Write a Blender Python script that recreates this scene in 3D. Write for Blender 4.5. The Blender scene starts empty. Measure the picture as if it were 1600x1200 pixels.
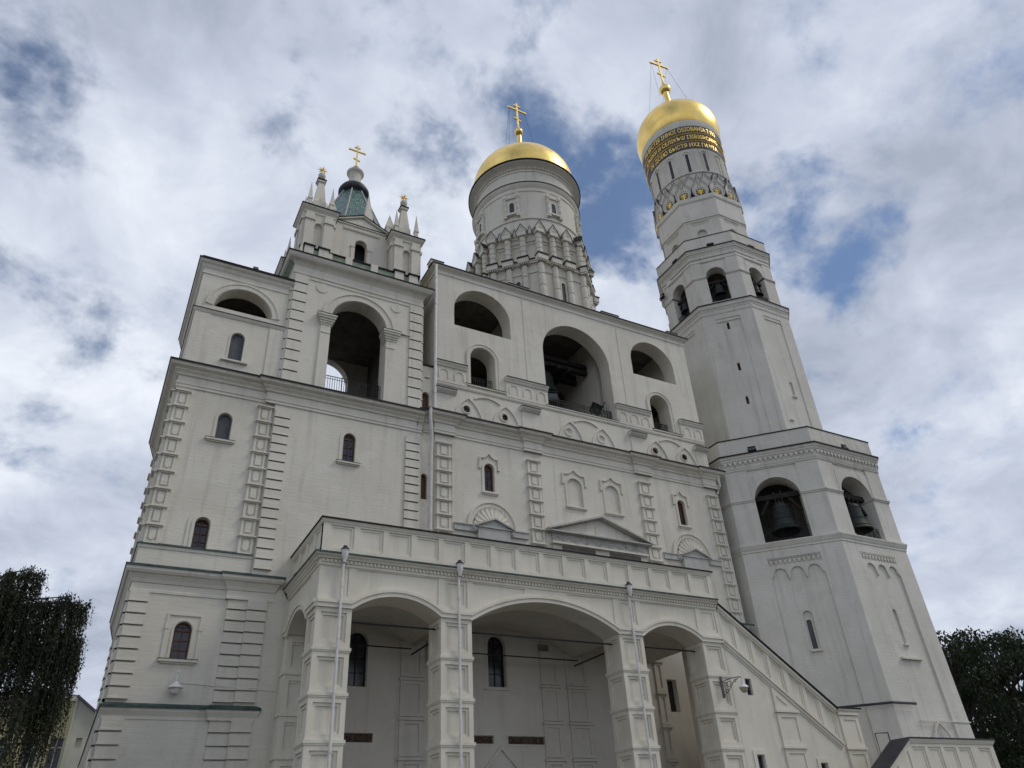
import bpy, math, random
from mathutils import Vector, Matrix
from mathutils.geometry import tessellate_polygon
random.seed(7)
sc = bpy.context.scene
COL = sc.collection
R = math.radians

# ---------------------------------------------------------------- camera
cd = bpy.data.cameras.new('camera'); cam = bpy.data.objects.new('camera', cd); COL.objects.link(cam)
rv = Vector((0.88288791, -0.46686384, -0.05046875)); uv_ = Vector((-0.21507429, -0.49756965, 0.84033773)); fv = Vector((0.41743501, 0.73106949, 0.53970864))
fv.normalize(); rv = (rv - fv*rv.dot(fv)).normalized(); uv_ = rv.cross(fv)
cam.matrix_world = Matrix(((rv.x, uv_.x, -fv.x, 0), (rv.y, uv_.y, -fv.y, 0), (rv.z, uv_.z, -fv.z, 1.6), (0, 0, 0, 1)))
cd.sensor_width = 36; cd.sensor_fit = 'HORIZONTAL'; cd.lens = 26.354; cd.clip_start = .1; cd.clip_end = 5000
sc.camera = cam

# ---------------------------------------------------------------- world, sun, exposure
sc.view_settings.view_transform = 'Standard'; sc.view_settings.look = 'None'
sc.view_settings.exposure = 0.06; sc.view_settings.gamma = 1.0; sc.view_settings.use_curve_mapping = False
SUN_EL, SUN_AZ = 48.0, 120.0      # azimuth clockwise from +Y
w = bpy.data.worlds.new('World'); sc.world = w; w.use_nodes = True
NT = w.node_tree; NT.nodes.clear()
def nn(t, **kw):
    n = NT.nodes.new(t)
    for k, v in kw.items(): setattr(n, k, v)
    return n
def ln(a, b): NT.links.new(a, b)
def wmath(op, a, b=None, c=None, clamp=False):
    n = nn('ShaderNodeMath', operation=op, use_clamp=clamp)
    for i, x in enumerate((a, b, c)):
        if x is None: continue
        if isinstance(x, (int, float)): n.inputs[i].default_value = x
        else: ln(x, n.inputs[i])
    return n.outputs[0]
out = nn('ShaderNodeOutputWorld'); bg = nn('ShaderNodeBackground'); bg.inputs['Strength'].default_value = 0.1
ln(bg.outputs[0], out.inputs[0])
sky = nn('ShaderNodeTexSky', sky_type='NISHITA', sun_disc=False)
sky.sun_elevation = R(SUN_EL); sky.sun_rotation = R(SUN_AZ); sky.air_density = 1.0; sky.dust_density = .6; sky.ozone_density = 2.5
hs = nn('ShaderNodeHueSaturation'); hs.inputs['Saturation'].default_value = 1.12; hs.inputs['Value'].default_value = 1.0
ln(sky.outputs[0], hs.inputs['Color'])
tc = nn('ShaderNodeTexCoord'); gen = tc.outputs['Generated']
nrm = nn('ShaderNodeVectorMath', operation='NORMALIZE'); ln(gen, nrm.inputs[0]); dirv = nrm.outputs[0]
# the cloud deck is a flat layer: look directions are spread over a plane overhead
sep = nn('ShaderNodeSeparateXYZ'); ln(dirv, sep.inputs[0])
zc = wmath('MAXIMUM', sep.outputs[2], 0.06); zc = wmath('ADD', zc, .38)
dv = nn('ShaderNodeVectorMath', operation='DIVIDE'); cmb = nn('ShaderNodeCombineXYZ')
for i in range(3): ln(zc, cmb.inputs[i])
ln(dirv, dv.inputs[0]); ln(cmb.outputs[0], dv.inputs[1]); deck = dv.outputs[0]
def noise(vec, scale, detail=6, rough=.55, dist=0.0):
    n = nn('ShaderNodeTexNoise'); n.inputs['Scale'].default_value = scale; n.inputs['Detail'].default_value = detail
    n.inputs['Roughness'].default_value = rough; n.inputs['Distortion'].default_value = dist
    ln(vec, n.inputs['Vector']); return n
# where the blue shows through: soft patches in fixed world directions, broken up by noise
PATCH = [((0.143, 0.504, 0.852), 0.050, 0.50), ((0.044, 0.543, 0.838), 0.050, 0.50), ((0.316, 0.407, 0.857), 0.050, 0.60), ((-0.089, 0.805, 0.587), 0.060, 0.60), ((-0.165, 0.779, 0.605), 0.050, 0.50), ((0.572, 0.268, 0.776), 0.040, 0.35), ((0.613, 0.370, 0.698), 0.040, 0.50), ((0.795, 0.494, 0.352), 0.050, 0.60), ((0.726, 0.494, 0.478), 0.040, 0.45), ((0.231, 0.517, 0.824), 0.040, 0.40), ((-0.062, 0.901, 0.429), 0.050, 0.40), ((-.198, .66, .725), .085, .9), ((.073, .617, .784), .06, .6), ((.256, .62, .741), .06, .75), ((.358, .506, .785), .085, .75), ((.42, .504, .754), .07, .85),
         ((.481, .534, .695), .085, 1.0), ((.517, .55, .656), .07, 1.0), ((.376, .571, .73), .05, .4), ((.603, .422, .677), .045, .75), ((.668, .415, .618), .06, .8), ((.786, .491, .374), .05, .5),
         ((-.016, .854, .52), .06, .4), ((.717, .174, .675), .07, .3), ((-.5, -.4, .77), .35, .8), ((.3, -.8, .5), .3, .8), ((-.8, .3, .5), .25, .8), ((.0, -.1, 1), .2, .6)]
wn = noise(dirv, 6.0, 5, .6); wv = nn('ShaderNodeVectorMath', operation='SUBTRACT'); ln(wn.outputs['Color'], wv.inputs[0]); wv.inputs[1].default_value = (.5, .5, .5)
ws = nn('ShaderNodeVectorMath', operation='SCALE'); ln(wv.outputs[0], ws.inputs[0]); ws.inputs['Scale'].default_value = .30
wa = nn('ShaderNodeVectorMath', operation='ADD'); ln(dirv, wa.inputs[0]); ln(ws.outputs[0], wa.inputs[1])
blue = None
for c, rad, amp in PATCH:
    d = nn('ShaderNodeVectorMath', operation='DISTANCE'); ln(wa.outputs[0], d.inputs[0]); d.inputs[1].default_value = Vector(c).normalized()
    b = wmath('MULTIPLY', wmath('SUBTRACT', 1.0, wmath('DIVIDE', d.outputs['Value'], rad * 1.5), clamp=True), amp)
    blue = b if blue is None else wmath('MAXIMUM', blue, b)
fn = noise(deck, 5.2, 12, .60, .35); fn2 = noise(deck, 17.0, 8, .62, .3)
gaps = wmath('MULTIPLY', wmath('SUBTRACT', wmath('ADD', wmath('MULTIPLY', fn.outputs['Fac'], .75), wmath('MULTIPLY', fn2.outputs['Fac'], .25)), .5), 4.0)
bf = wmath('ADD', wmath('MULTIPLY', blue, 1.35), gaps)
ramp = nn('ShaderNodeMapRange', interpolation_type='SMOOTHSTEP'); ln(bf, ramp.inputs['Value'])
ramp.inputs['From Min'].default_value = .20; ramp.inputs['From Max'].default_value = 1.30; ramp.inputs['To Max'].default_value = .92
# cloud brightness: broad grey bellies, bright rims
cn = noise(deck, 1.7, 8, .55, .3); cn2 = noise(deck, 6.5, 12, .60, .4)
cb = wmath('ADD', wmath('MULTIPLY', cn.outputs['Fac'], .6), wmath('MULTIPLY', cn2.outputs['Fac'], .4))
cr = nn('ShaderNodeValToRGB'); ln(cb, cr.inputs[0])
e = cr.color_ramp.elements; e[0].position = .36; e[0].color = (.38, .425, .52, 1); e[1].position = .63; e[1].color = (.81, .85, .925, 1)
m = e.new(.49); m.color = (.56, .61, .725, 1)
cs = nn('ShaderNodeVectorMath', operation='SCALE'); ln(cr.outputs[0], cs.inputs[0]); cs.inputs['Scale'].default_value = 10.2
mix = nn('ShaderNodeMix', data_type='RGBA'); ln(ramp.outputs[0], mix.inputs['Factor']); ln(cs.outputs[0], mix.inputs['A']); ln(hs.outputs[0], mix.inputs['B'])
ln(mix.outputs['Result'], bg.inputs['Color'])

sl = bpy.data.lights.new('sun', 'SUN'); sl.energy = .95; sl.angle = R(16); sl.color = (1, .92, .80)
so = bpy.data.objects.new('sun', sl); COL.objects.link(so)
az, el = R(SUN_AZ), R(SUN_EL)
sv = Vector((math.sin(az)*math.cos(el), math.cos(az)*math.cos(el), math.sin(el)))
so.rotation_euler = sv.to_track_quat('Z', 'Y').to_euler(); so.location = (0, 0, 120)

# ---------------------------------------------------------------- materials
class Mat:
    def __init__(s, name, col=(.5, .5, .5), rough=.8, metal=0.0, spec=.3):
        s.m = bpy.data.materials.new(name); s.m.use_nodes = True; s.t = s.m.node_tree
        s.b = s.t.nodes['Principled BSDF']; s.o = s.t.nodes['Material Output']
        s.b.inputs['Base Color'].default_value = (*col, 1); s.b.inputs['Roughness'].default_value = rough
        s.b.inputs['Metallic'].default_value = metal; s.b.inputs['Specular IOR Level'].default_value = spec
        s.pos = s.n('ShaderNodeNewGeometry').outputs['Position']
    def n(s, t, **kw):
        x = s.t.nodes.new(t)
        for k, v in kw.items(): setattr(x, k, v)
        return x
    def l(s, a, b): s.t.links.new(a, b)
    def scaled(s, sx, sy, sz):
        v = s.n('ShaderNodeVectorMath', operation='MULTIPLY'); s.l(s.pos, v.inputs[0]); v.inputs[1].default_value = (sx, sy, sz); return v.outputs[0]
    def noise(s, vec, scale, detail=5, rough=.6, dist=0):
        n = s.n('ShaderNodeTexNoise'); n.inputs['Scale'].default_value = scale; n.inputs['Detail'].default_value = detail
        n.inputs['Roughness'].default_value = rough; n.inputs['Distortion'].default_value = dist; s.l(vec, n.inputs['Vector']); return n.outputs['Fac']
    def rng(s, x, a, b, c=0, d=1):
        n = s.n('ShaderNodeMapRange'); n.inputs[1].default_value = a; n.inputs[2].default_value = b; n.inputs[3].default_value = c; n.inputs[4].default_value = d
        s.l(x, n.inputs[0]); return n.outputs[0]
    def math(s, op, a, b, clamp=False):
        n = s.n('ShaderNodeMath', operation=op, use_clamp=clamp)
        for i, x in enumerate((a, b)):
            if isinstance(x, (int, float)): n.inputs[i].default_value = x
            else: s.l(x, n.inputs[i])
        return n.outputs[0]
    def mix(s, f, a, b):
        n = s.n('ShaderNodeMix', data_type='RGBA')
        for k, x in (('Factor', f), ('A', a), ('B', b)):
            if isinstance(x, tuple): n.inputs[k].default_value = (*x, 1)
            elif isinstance(x, float): n.inputs[k].default_value = x
            else: s.l(x, n.inputs[k])
        return n.outputs['Result']
    def base(s, x): s.l(x, s.b.inputs['Base Color'])
    def bump(s, h, strength=.3, dist=.02):
        n = s.n('ShaderNodeBump'); n.inputs['Strength'].default_value = strength; n.inputs['Distance'].default_value = dist
        s.l(h, n.inputs['Height']); s.l(n.outputs[0], s.b.inputs['Normal'])

def plaster(name, ca, cb, dirt, amount=1.0, brick=True):
    m = Mat(name, rough=.92, spec=.15)
    big = m.rng(m.noise(m.pos, .35, 4, .6), .35, .68)
    c = m.mix(big, ca, cb)
    # vertical run-off streaks
    st = m.noise(m.scaled(1.6, 1.6, .10), 1.4, 6, .62, .4)
    st = m.rng(st, .52, .80, 0, .55 * amount)
    c = m.mix(st, c, dirt)
    # blotches of worn and patched paint
    bl = m.noise(m.pos, 1.9, 8, .68, .3); bl = m.rng(bl, .57, .72, 0, .38 * amount)
    c = m.mix(bl, c, tuple(x * .80 for x in ca))
    pt = m.noise(m.scaled(1, 1, 1.3), .8, 3, .5, 1.2); pt = m.rng(pt, .60, .63, 0, .22 * amount)
    c = m.mix(pt, c, tuple(min(1, x * 1.10) for x in cb))
    # small dark specks and nicks
    sp = m.noise(m.pos, 7.0, 2, .5); sp = m.rng(sp, .735, .76, 0, .45 * amount)
    c = m.mix(sp, c, dirt)
    m.base(c)
    h = m.noise(m.pos, 26, 4, .6)
    if brick:   # courses of painted brick just visible under the whitewash
        sepn = m.n('ShaderNodeSeparateXYZ'); m.l(m.pos, sepn.inputs[0])
        jit = m.math('MULTIPLY', m.noise(m.pos, 1.2, 2, .5), .05)
        zz = m.math('ADD', sepn.outputs[2], jit)
        fr = m.math('FRACT', m.math('MULTIPLY', zz, 5.2), 0.0)
        ln_ = m.math('GREATER_THAN', fr, .87)
        h = m.math('SUBTRACT', h, m.math('MULTIPLY', ln_, .55))
        hv = m.noise(m.scaled(2.0, 2.0, 6), 1.6, 3, .5)
        h = m.math('ADD', h, m.math('MULTIPLY', hv, .8))
    m.bump(h, .42, .03)
    return m.m
M_W = plaster('white_plaster', (.65, .615, .52), (.73, .695, .60), (.40, .36, .28), 1.0)
M_T = plaster('tower_limewash', (.62, .595, .52), (.71, .685, .61), (.36, .335, .28), 1.05)
M_P = plaster('porch_plaster', (.67, .63, .52), (.75, .71, .60), (.42, .365, .27), .8, False)
M_I = plaster('shaded_inner_plaster', (.52, .485, .42), (.60, .565, .495), (.33, .29, .23), .9, False)  # brownish plaster, also darkened in colour for the shade inside the porch
M_G = plaster('stone_carving', (.46, .45, .41), (.55, .54, .50), (.25, .24, .21), 1.3, False)

def simple(name, col, rough=.6, metal=0.0, var=.25, scale=2.0, spec=.3, bump=0):
    m = Mat(name, col, rough, metal, spec)
    f = m.rng(m.noise(m.pos, scale, 6, .6), .3, .7)
    m.base(m.mix(f, tuple(x * (1 - var) for x in col), tuple(min(1, x * (1 + var)) for x in col)))
    if bump: m.bump(m.noise(m.pos, scale * 6, 4, .6), bump, .02)
    return m.m
M_DK = simple('shade_masonry', (.16, .145, .125), .95, 0, .35, 1.5)  # masonry darkened in colour to give the bell chambers their shade
M_FL = simple('dark_flashing', (.018, .016, .018), .8, 0)
M_GR = simple('green_flashing', (.055, .085, .075), .6, .1, .45, 3)
M_PAT = simple('patina_sheet', (.30, .36, .27), .8, 0, .25, 2.5)
M_KG = simple('keel_lead', (.10, .10, .11), .7, 0)
M_IR = simple('black_iron', (.022, .022, .024), .6, .4)
M_BR = simple('bell_bronze', (.034, .040, .036), .62, .35, .35, 3)
M_WD = simple('brown_wood', (.115, .050, .030), .6, 0, .35, 8)
M_TM = simple('dark_timber', (.030, .026, .023), .85, 0, .4, 6)
M_GL = simple('dark_glass', (.028, .030, .036), .10, 0, .7, 3, .5, .12)
M_SH = simple('grey_shutter', (.10, .10, .11), .7, 0, .2, 5)
M_PI = simple('painted_pipe', (.66, .65, .62), .5, .1, .12, 4)
M_FR = simple('red_relief', (.095, .066, .052), .9, 0, .7, 9, .2, .8)
M_ST = simple('brown_stone', (.24, .20, .14), .9, 0, .35, 5, .2, .5)
M_DS = simple('slate_drum', (.085, .085, .095), .6, 0, .35, 4)
M_BK = simple('roof_sheet', (.045, .042, .05), .5, .3, .3, 2)
M_LW = simple('lamp_enamel', (.72, .72, .68), .35, 0, .06, 8, .5)
M_LC = simple('lamp_glass', (.42, .36, .24), .25, 0, .2, 8, .5)

def gold(name, rough=.30, seams=True):
    m = Mat(name, (.95, .70, .24), rough, 1.0)
    f = m.rng(m.noise(m.pos, .9, 5, .6), .3, .7)
    c = m.mix(f, (.90, .61, .16), (.98, .73, .25))
    if seams:   # overlapping gilded sheets: faint level seams and tarnish
        sp = m.n('ShaderNodeSeparateXYZ'); m.l(m.pos, sp.inputs[0]); fr = m.math('FRACT', m.math('MULTIPLY', sp.outputs[2], 1.35), 0.0)
        c = m.mix(m.rng(m.math('GREATER_THAN', fr, .955), 0, 1, 0, .35), c, (.50, .32, .09))
        c = m.mix(m.rng(m.noise(m.scaled(1, 1, .35), 3.2, 6, .65), .52, .75, 0, .5), c, (.62, .42, .14))
    m.base(c)
    m.l(m.rng(m.noise(m.pos, 1.7, 4, .6), .3, .7, rough * .9, rough * 1.25), m.b.inputs['Roughness'])
    m.bump(m.noise(m.scaled(1, 1, 1.6), 1.3, 3, .5), .12, .08)
    return m.m
M_AU = gold('gilded_copper'); M_AU2 = gold('gilded_letters', .42, False)

def tile_mat():
    m = Mat('green_tiles', (.1, .22, .19), .35, 0, .5)
    v = m.n('ShaderNodeTexVoronoi'); v.inputs['Scale'].default_value = 6.5; m.l(m.scaled(1, 1, .8), v.inputs['Vector'])
    rnd = m.n('ShaderNodeSeparateColor'); m.l(v.outputs['Color'], rnd.inputs[0])
    c = m.mix(rnd.outputs[0], (.075, .22, .20), (.22, .38, .31)); c = m.mix(m.rng(v.outputs['Distance'], .28, .5, 0, .8), c, (.03, .06, .055))
    m.base(c); m.bump(m.math('SUBTRACT', 1.0, v.outputs['Distance']), .8, .06)
    return m.m
M_TL = tile_mat()

def paving():
    m = Mat('stone_paving', (.2, .19, .18), .85)
    br = m.n('ShaderNodeTexBrick'); br.inputs['Scale'].default_value = 1.6; m.l(m.pos, br.inputs['Vector'])
    br.inputs['Color1'].default_value = (.11, .105, .10, 1); br.inputs['Color2'].default_value = (.15, .145, .14, 1); br.inputs['Mortar'].default_value = (.05, .05, .05, 1)
    m.base(m.mix(m.rng(m.noise(m.pos, .4, 5, .6), .3, .7, 0, .5), br.outputs['Color'], (.09, .087, .083))); m.bump(br.outputs['Fac'], -.3, .01)
    return m.m
M_GD = paving()
def leafmat(name, a, b):
    m = Mat(name, a, .6, 0, .3)
    f = m.rng(m.noise(m.pos, .9, 4, .6), .35, .65); c = m.mix(f, a, b)
    m.base(m.mix(m.rng(m.noise(m.pos, 9, 3, .5), .4, .7, 0, .6), c, tuple(x * .55 for x in a)))
    tr = m.n('ShaderNodeBsdfTranslucent'); tr.inputs[0].default_value = (b[0] * 1.2, b[1] * 1.3, b[2], 1)
    mx = m.n('ShaderNodeMixShader'); mx.inputs[0].default_value = .22
    m.l(m.b.outputs[0], mx.inputs[1]); m.l(tr.outputs[0], mx.inputs[2]); m.l(mx.outputs[0], m.o.inputs[0])
    return m.m
M_LB = leafmat('birch_leaf', (.014, .023, .012), (.042, .056, .022))
M_LM = leafmat('lime_leaf', (.008, .016, .007), (.026, .037, .012))
M_BA = simple('bark', (.05, .042, .035), .9, 0, .4, 4, .2, .6)
M_BW = simple('birch_bark', (.35, .34, .32), .8, 0, .5, 3, .2, .3)
M_YE = simple('yellow_wall', (.50, .46, .27), .9, 0, .12, .6)
M_WH = simple('pale_wall', (.56, .55, .46), .9, 0, .12, .6)
M_RF = simple('house_roof', (.13, .11, .15), .7, .2, .3, 1)

# ---------------------------------------------------------------- mesh helpers
class Fr:
    """a wall frame: u along the wall, v up, d out of the wall"""
    def __init__(s, o, n, b=0.0):
        s.o = Vector(o); s.n = Vector((n[0], n[1], 0)).normalized(); s.u = Vector((-s.n.y, s.n.x, 0)); s.v = Vector((0, 0, 1)) - s.n * b
    def __call__(s, u, v, d=0): return s.o + s.u * u + s.v * v + s.n * d
    def off(s, d):
        f = Fr.__new__(Fr); f.o = s.o + s.n * d; f.n = s.n; f.u = s.u; f.v = s.v; return f
FRONT = Fr((0, 35, 0), (0, -1))
def front(y): return Fr((0, y, 0), (0, -1))

SPLIT = {k: .02 for k in ('engaged_column', 'window_column', 'roof_upstand')}
SPLIT.update({k: .12 for k in ('drum_cornice', 'inner_pilaster', 'window_surround', 'sill', 'archivolt', 'plinth', 'quoin_column', 'recess_shade', 'bare_stone', 'tie_rod', 'pipe_cap', 'flashing', 'pilaster', 'spire', 'impost', 'apron', 'keel_arch_relief', 'bay_edge', 'red_frieze', 'inner_trim', 'window', 'pale_rib', 'chamber_floor', 'side_wall', 'brick_frieze', 'gilded_ring', 'vault', 'post', 'star', 'stay_wires', 'patina_soffit', 'top_slab')})
class MB:
    def __init__(s, smooth=False): s.v = []; s.f = []; s.smooth = smooth; s.pc = []
    def add(s, vs, fs):
        k = len(s.v); s.pc.append((k, len(s.f))); s.v += [tuple(x) for x in vs]; s.f += [tuple(i + k for i in f) for f in fs]; return s
    def box(s, F, u0, u1, v0, v1, d0, d1):
        p = [F(u, v, d) for d in (d0, d1) for v in (v0, v1) for u in (u0, u1)]
        return s.add(p, [(0, 2, 3, 1), (4, 5, 7, 6), (0, 1, 5, 4), (2, 6, 7, 3), (0, 4, 6, 2), (1, 3, 7, 5)])
    def tess(s, F, outer, holes, d):
        loops = [[Vector((a, b, 0)) for a, b in outer]] + [[Vector((a, b, 0)) for a, b in h] for h in holes]
        flat = [q for l in loops for q in l]
        s.add([F(q.x, q.y, d) for q in flat], tessellate_polygon(loops))
    def sides(s, F, poly, d0, d1):
        n = len(poly); s.add([F(a, b, d) for d in (d0, d1) for a, b in poly], [(i, (i + 1) % n, n + (i + 1) % n, n + i) for i in range(n)])
    def prism(s, F, poly, d0, d1, holes=()):
        s.tess(F, poly, holes, d1); s.tess(F, poly, holes, d0); s.sides(F, poly, d0, d1)
        for h in holes: s.sides(F, h, d0, d1)
        return s
    def wall(s, F, outer, holes=(), thick=1.0, d=0.0, mit=0.0):
        """a wall with openings; a hole is (polygon, depth or None when it goes through, [holes in its back])"""
        thru = []
        def rec(poly, hs, d):
            s.tess(F, poly, [h[0] for h in hs], d)
            for h in hs:
                if h[1] is None: s.sides(F, h[0], d, -thick); thru.append(h[0])
                else:
                    s.sides(F, h[0], d, d - h[1]); rec(h[0], h[2] if len(h) > 2 else [], d - h[1])
        rec(outer, list(holes), d)
        lo, hi = min(p[0] for p in outer), max(p[0] for p in outer); ml, mr = mit if isinstance(mit, tuple) else (mit, mit); mid = (lo + hi) / 2
        bk = [(min(max(p[0], lo + thick * ml), hi - thick * mr), p[1]) for p in outer] if (ml or mr) else outer
        s.tess(F, bk, thru, -thick); n = len(outer)
        s.add([F(a, b, d) for a, b in outer] + [F(a, b, -thick) for a, b in bk], [(i, (i + 1) % n, n + (i + 1) % n, n + i) for i in range(n)])
        return s
    def band(s, F, pts, w0, w1, d0, d1, closed=False):
        """a flat moulding that follows a line drawn on the wall"""
        P = [Vector(p) for p in pts]; n = len(P); N = []
        for i in range(n):
            a = P[i - 1] if (i > 0 or closed) else None; b = P[(i + 1) % n] if (i < n - 1 or closed) else None
            d1_ = (P[i] - a).normalized() if a is not None else None; d2_ = (b - P[i]).normalized() if b is not None else None
            if d1_ is None: t = d2_; k = 1
            elif d2_ is None: t = d1_; k = 1
            else:
                t = (d1_ + d2_)
                t = t.normalized() if t.length > 1e-6 else d1_
                k = 1 / max(.35, t.dot(d1_))
            N.append(Vector((-t.y, t.x)) * k)
        vs = []
        for i in range(n):
            a = P[i] + N[i] * w0; b = P[i] + N[i] * w1
            vs += [F(a.x, a.y, d0), F(a.x, a.y, d1), F(b.x, b.y, d1), F(b.x, b.y, d0)]
        fs = []
        for i in range(n if closed else n - 1):
            j = (i + 1) % n
            for k in range(4): fs.append((4*i + k, 4*j + k, 4*j + (k + 1) % 4, 4*i + (k + 1) % 4))
        if not closed: fs += [(0, 1, 2, 3), (4*n - 1, 4*n - 2, 4*n - 3, 4*n - 4)]
        return s.add(vs, fs)
    def sweep(s, prof, path, closed=False, cap=True):
        """a cornice: profile of (out, z) carried along a plan path, outside on the right hand"""
        P = [Vector(p) for p in path]; n = len(P); m = len(prof); vs = []
        for i in range(n):
            a = (P[i] - P[i - 1]).normalized() if (i > 0 or closed) else None
            b = (P[(i + 1) % n] - P[i]).normalized() if (i < n - 1 or closed) else None
            if a is None: t = b; k = 1
            elif b is None: t = a; k = 1
            else: t = (a + b).normalized(); k = 1 / max(.3, t.dot(a))
            nn_ = Vector((t.y, -t.x)) * k
            for o, z in prof: vs.append((P[i].x + nn_.x * o, P[i].y + nn_.y * o, z))
        fs = []
        for i in range(n if closed else n - 1):
            j = (i + 1) % n
            for k in range(m - 1): fs.append((m*i + k, m*j + k, m*j + k + 1, m*i + k + 1))
        if not closed and cap: fs += [tuple(range(m)), tuple(m*(n - 1) + k for k in reversed(range(m)))]
        return s.add(vs, fs)
    def lathe(s, c, prof, seg=32, a0=0.0, squash=None):
        vs = []; m = len(prof)
        for i in range(seg):
            a = a0 + 2 * math.pi * i / seg
            for r, z in prof: vs.append((c[0] + r * math.cos(a), c[1] + r * math.sin(a), z))
        fs = [(m*i + k, m*((i + 1) % seg) + k, m*((i + 1) % seg) + k + 1, m*i + k + 1) for i in range(seg) for k in range(m - 1)]
        return s.add(vs, fs)
    def tube(s, pts, r, seg=6):
        P = [Vector(p) for p in pts]; n = len(P); vs = []
        rr = r if isinstance(r, (list, tuple)) else [r] * n
        for i in range(n):
            t = (P[min(n - 1, i + 1)] - P[max(0, i - 1)]).normalized()
            x = t.cross(Vector((0, 0, 1)) if abs(t.z) < .9 else Vector((1, 0, 0))).normalized(); y = t.cross(x)
            for k in range(seg):
                a = 2 * math.pi * k / seg; vs.append(P[i] + x * math.cos(a) * rr[i] + y * math.sin(a) * rr[i])
        fs = [(seg*i + k, seg*i + (k + 1) % seg, seg*(i + 1) + (k + 1) % seg, seg*(i + 1) + k) for i in range(n - 1) for k in range(seg)]
        fs += [tuple(range(seg)), tuple(seg*(n - 1) + k for k in reversed(range(seg)))]
        return s.add(vs, fs)
    def ball(s, c, r, seg=14, rings=8, sz=1.0):
        return s.lathe(c, [(max(.001, r * math.sin(math.pi * k / rings)), c[2] - r * sz * math.cos(math.pi * k / rings)) for k in range(rings + 1)], seg)
    def build(s, name, mat, parent=None):
        if name in SPLIT and len(s.pc) > 1:
            parts = s.clusters(SPLIT[name])
            if 1 < len(parts) <= 100:
                obs = [p.build1(name, mat, parent) for p in parts]; return obs[0]
        return s.build1(name, mat, parent)
    def clusters(s, gap):
        P = []; n = len(s.pc)
        for i, (k, f) in enumerate(s.pc):
            k2, f2 = s.pc[i + 1] if i + 1 < n else (len(s.v), len(s.f)); vs = s.v[k:k2]
            if not vs: continue
            P.append((k, k2, f, f2, [min(v[j] for v in vs) for j in range(3)], [max(v[j] for v in vs) for j in range(3)]))
        par = list(range(len(P)))
        def find(i):
            while par[i] != i: par[i] = par[par[i]]; i = par[i]
            return i
        for i in range(len(P)):
            for j in range(i):
                if all(P[i][4][c] - gap <= P[j][5][c] and P[j][4][c] - gap <= P[i][5][c] for c in range(3)): par[find(i)] = find(j)
        G = {}
        for i in range(len(P)): G.setdefault(find(i), []).append(P[i])
        outl = []
        for g_ in G.values():
            m = MB(s.smooth)
            for k, k2, f, f2, _, _ in g_: m.add(s.v[k:k2], [tuple(q - k for q in ff) for ff in s.f[f:f2]])
            outl.append(m)
        return outl
    def build1(s, name, mat, parent=None):
        base = Vector((0, 0, 0)); p = parent
        while p is not None: base += p.location; p = p.parent
        me = bpy.data.meshes.new(name); me.from_pydata([(x - base.x, y - base.y, z - base.z) for x, y, z in s.v], [], s.f)
        for m in (mat if isinstance(mat, list) else [mat]): me.materials.append(m)
        if s.smooth:
            me.polygons.foreach_set('use_smooth', [True] * len(me.polygons)); me.update()
            try: me.set_sharp_from_angle(angle=R(35))
            except Exception: pass
        o = bpy.data.objects.new(name, me); COL.objects.link(o); o.parent = parent
        return o

def thing(name, label, cat, loc, group=None):
    o = bpy.data.objects.new(name, None); COL.objects.link(o); o.location = loc
    o['label'] = label; o['category'] = cat
    if group: o['group'] = group
    bpy.context.view_layer.update()
    return o
def struct(name, mb, mat, kind='structure'):
    o = mb.build(name, mat); o['kind'] = kind; return o
def dup(root, loc, rotz, label):
    def cp(o, par):
        c = o.copy(); COL.objects.link(c)
        if par: c.parent = par
        for ch in [x for x in ALLCH.get(o.name, [])]: cp(ch, c)
        return c
    ALLCH = {}
    for o in bpy.data.objects:
        if o.parent: ALLCH.setdefault(o.parent.name, []).append(o)
    r = cp(root, None); r.location = loc; r.rotation_euler = (0, 0, rotz); r['label'] = label
    return r

def rect(x0, x1, z0, z1): return [(x0, z0), (x1, z0), (x1, z1), (x0, z1)]
def arch(x0, x1, z0, ztop, rise=None, n=16):
    """opening with a round head (or a flatter one when rise is given); starts at the bottom left, runs anticlockwise"""
    w_ = (x1 - x0) / 2; cx = (x0 + x1) / 2; rise = w_ if rise is None else rise
    return [(x0, z0), (x1, z0)] + arcpts(x0, x1, ztop, rise, n)[::1]
def arcpts(x0, x1, ztop, rise, n=16):
    """right springing over the crown to the left springing"""
    w_ = (x1 - x0) / 2; cx = (x0 + x1) / 2; rad = (w_ * w_ + rise * rise) / (2 * rise); cz = ztop - rad
    a = math.asin(min(1, w_ / rad)) if rise <= w_ else math.pi - math.asin(w_ / rad)
    return [(cx + rad * math.sin(a - 2 * a * k / n), cz + rad * math.cos(a - 2 * a * k / n)) for k in range(n + 1)]
def circ(cx, cz, r, n=16): return [(cx + r * math.cos(2 * math.pi * k / n), cz + r * math.sin(2 * math.pi * k / n)) for k in range(n)]
def keel(cx, z0, hw, zt, n=8, p=1.0):
    """left foot up to a pointed head and down to the right foot"""
    L = []
    for k in range(n + 1):
        t = k / n; L.append((cx - hw * math.cos(t * math.pi / 2) ** .9 if k < n else cx, z0 + (zt - z0) * (math.sin(t * math.pi / 2) * .78 + .22 * t ** 3)))
    return L + [(2 * cx - x, z) for x, z in L[-2::-1]]
def onion(cx, z0, hw, h, n=6):
    """bulging keel arch with an ogee point, left foot to right foot"""
    pts = [(-.80, 0), (-.98, .14), (-1.0, .28), (-.88, .42), (-.62, .55), (-.34, .66), (-.17, .78), (-.07, .90), (0, 1.0)]
    L = [(cx + hw * a, z0 + h * b) for a, b in pts]
    return L + [(2 * cx - x, z) for x, z in L[-2::-1]]

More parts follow.
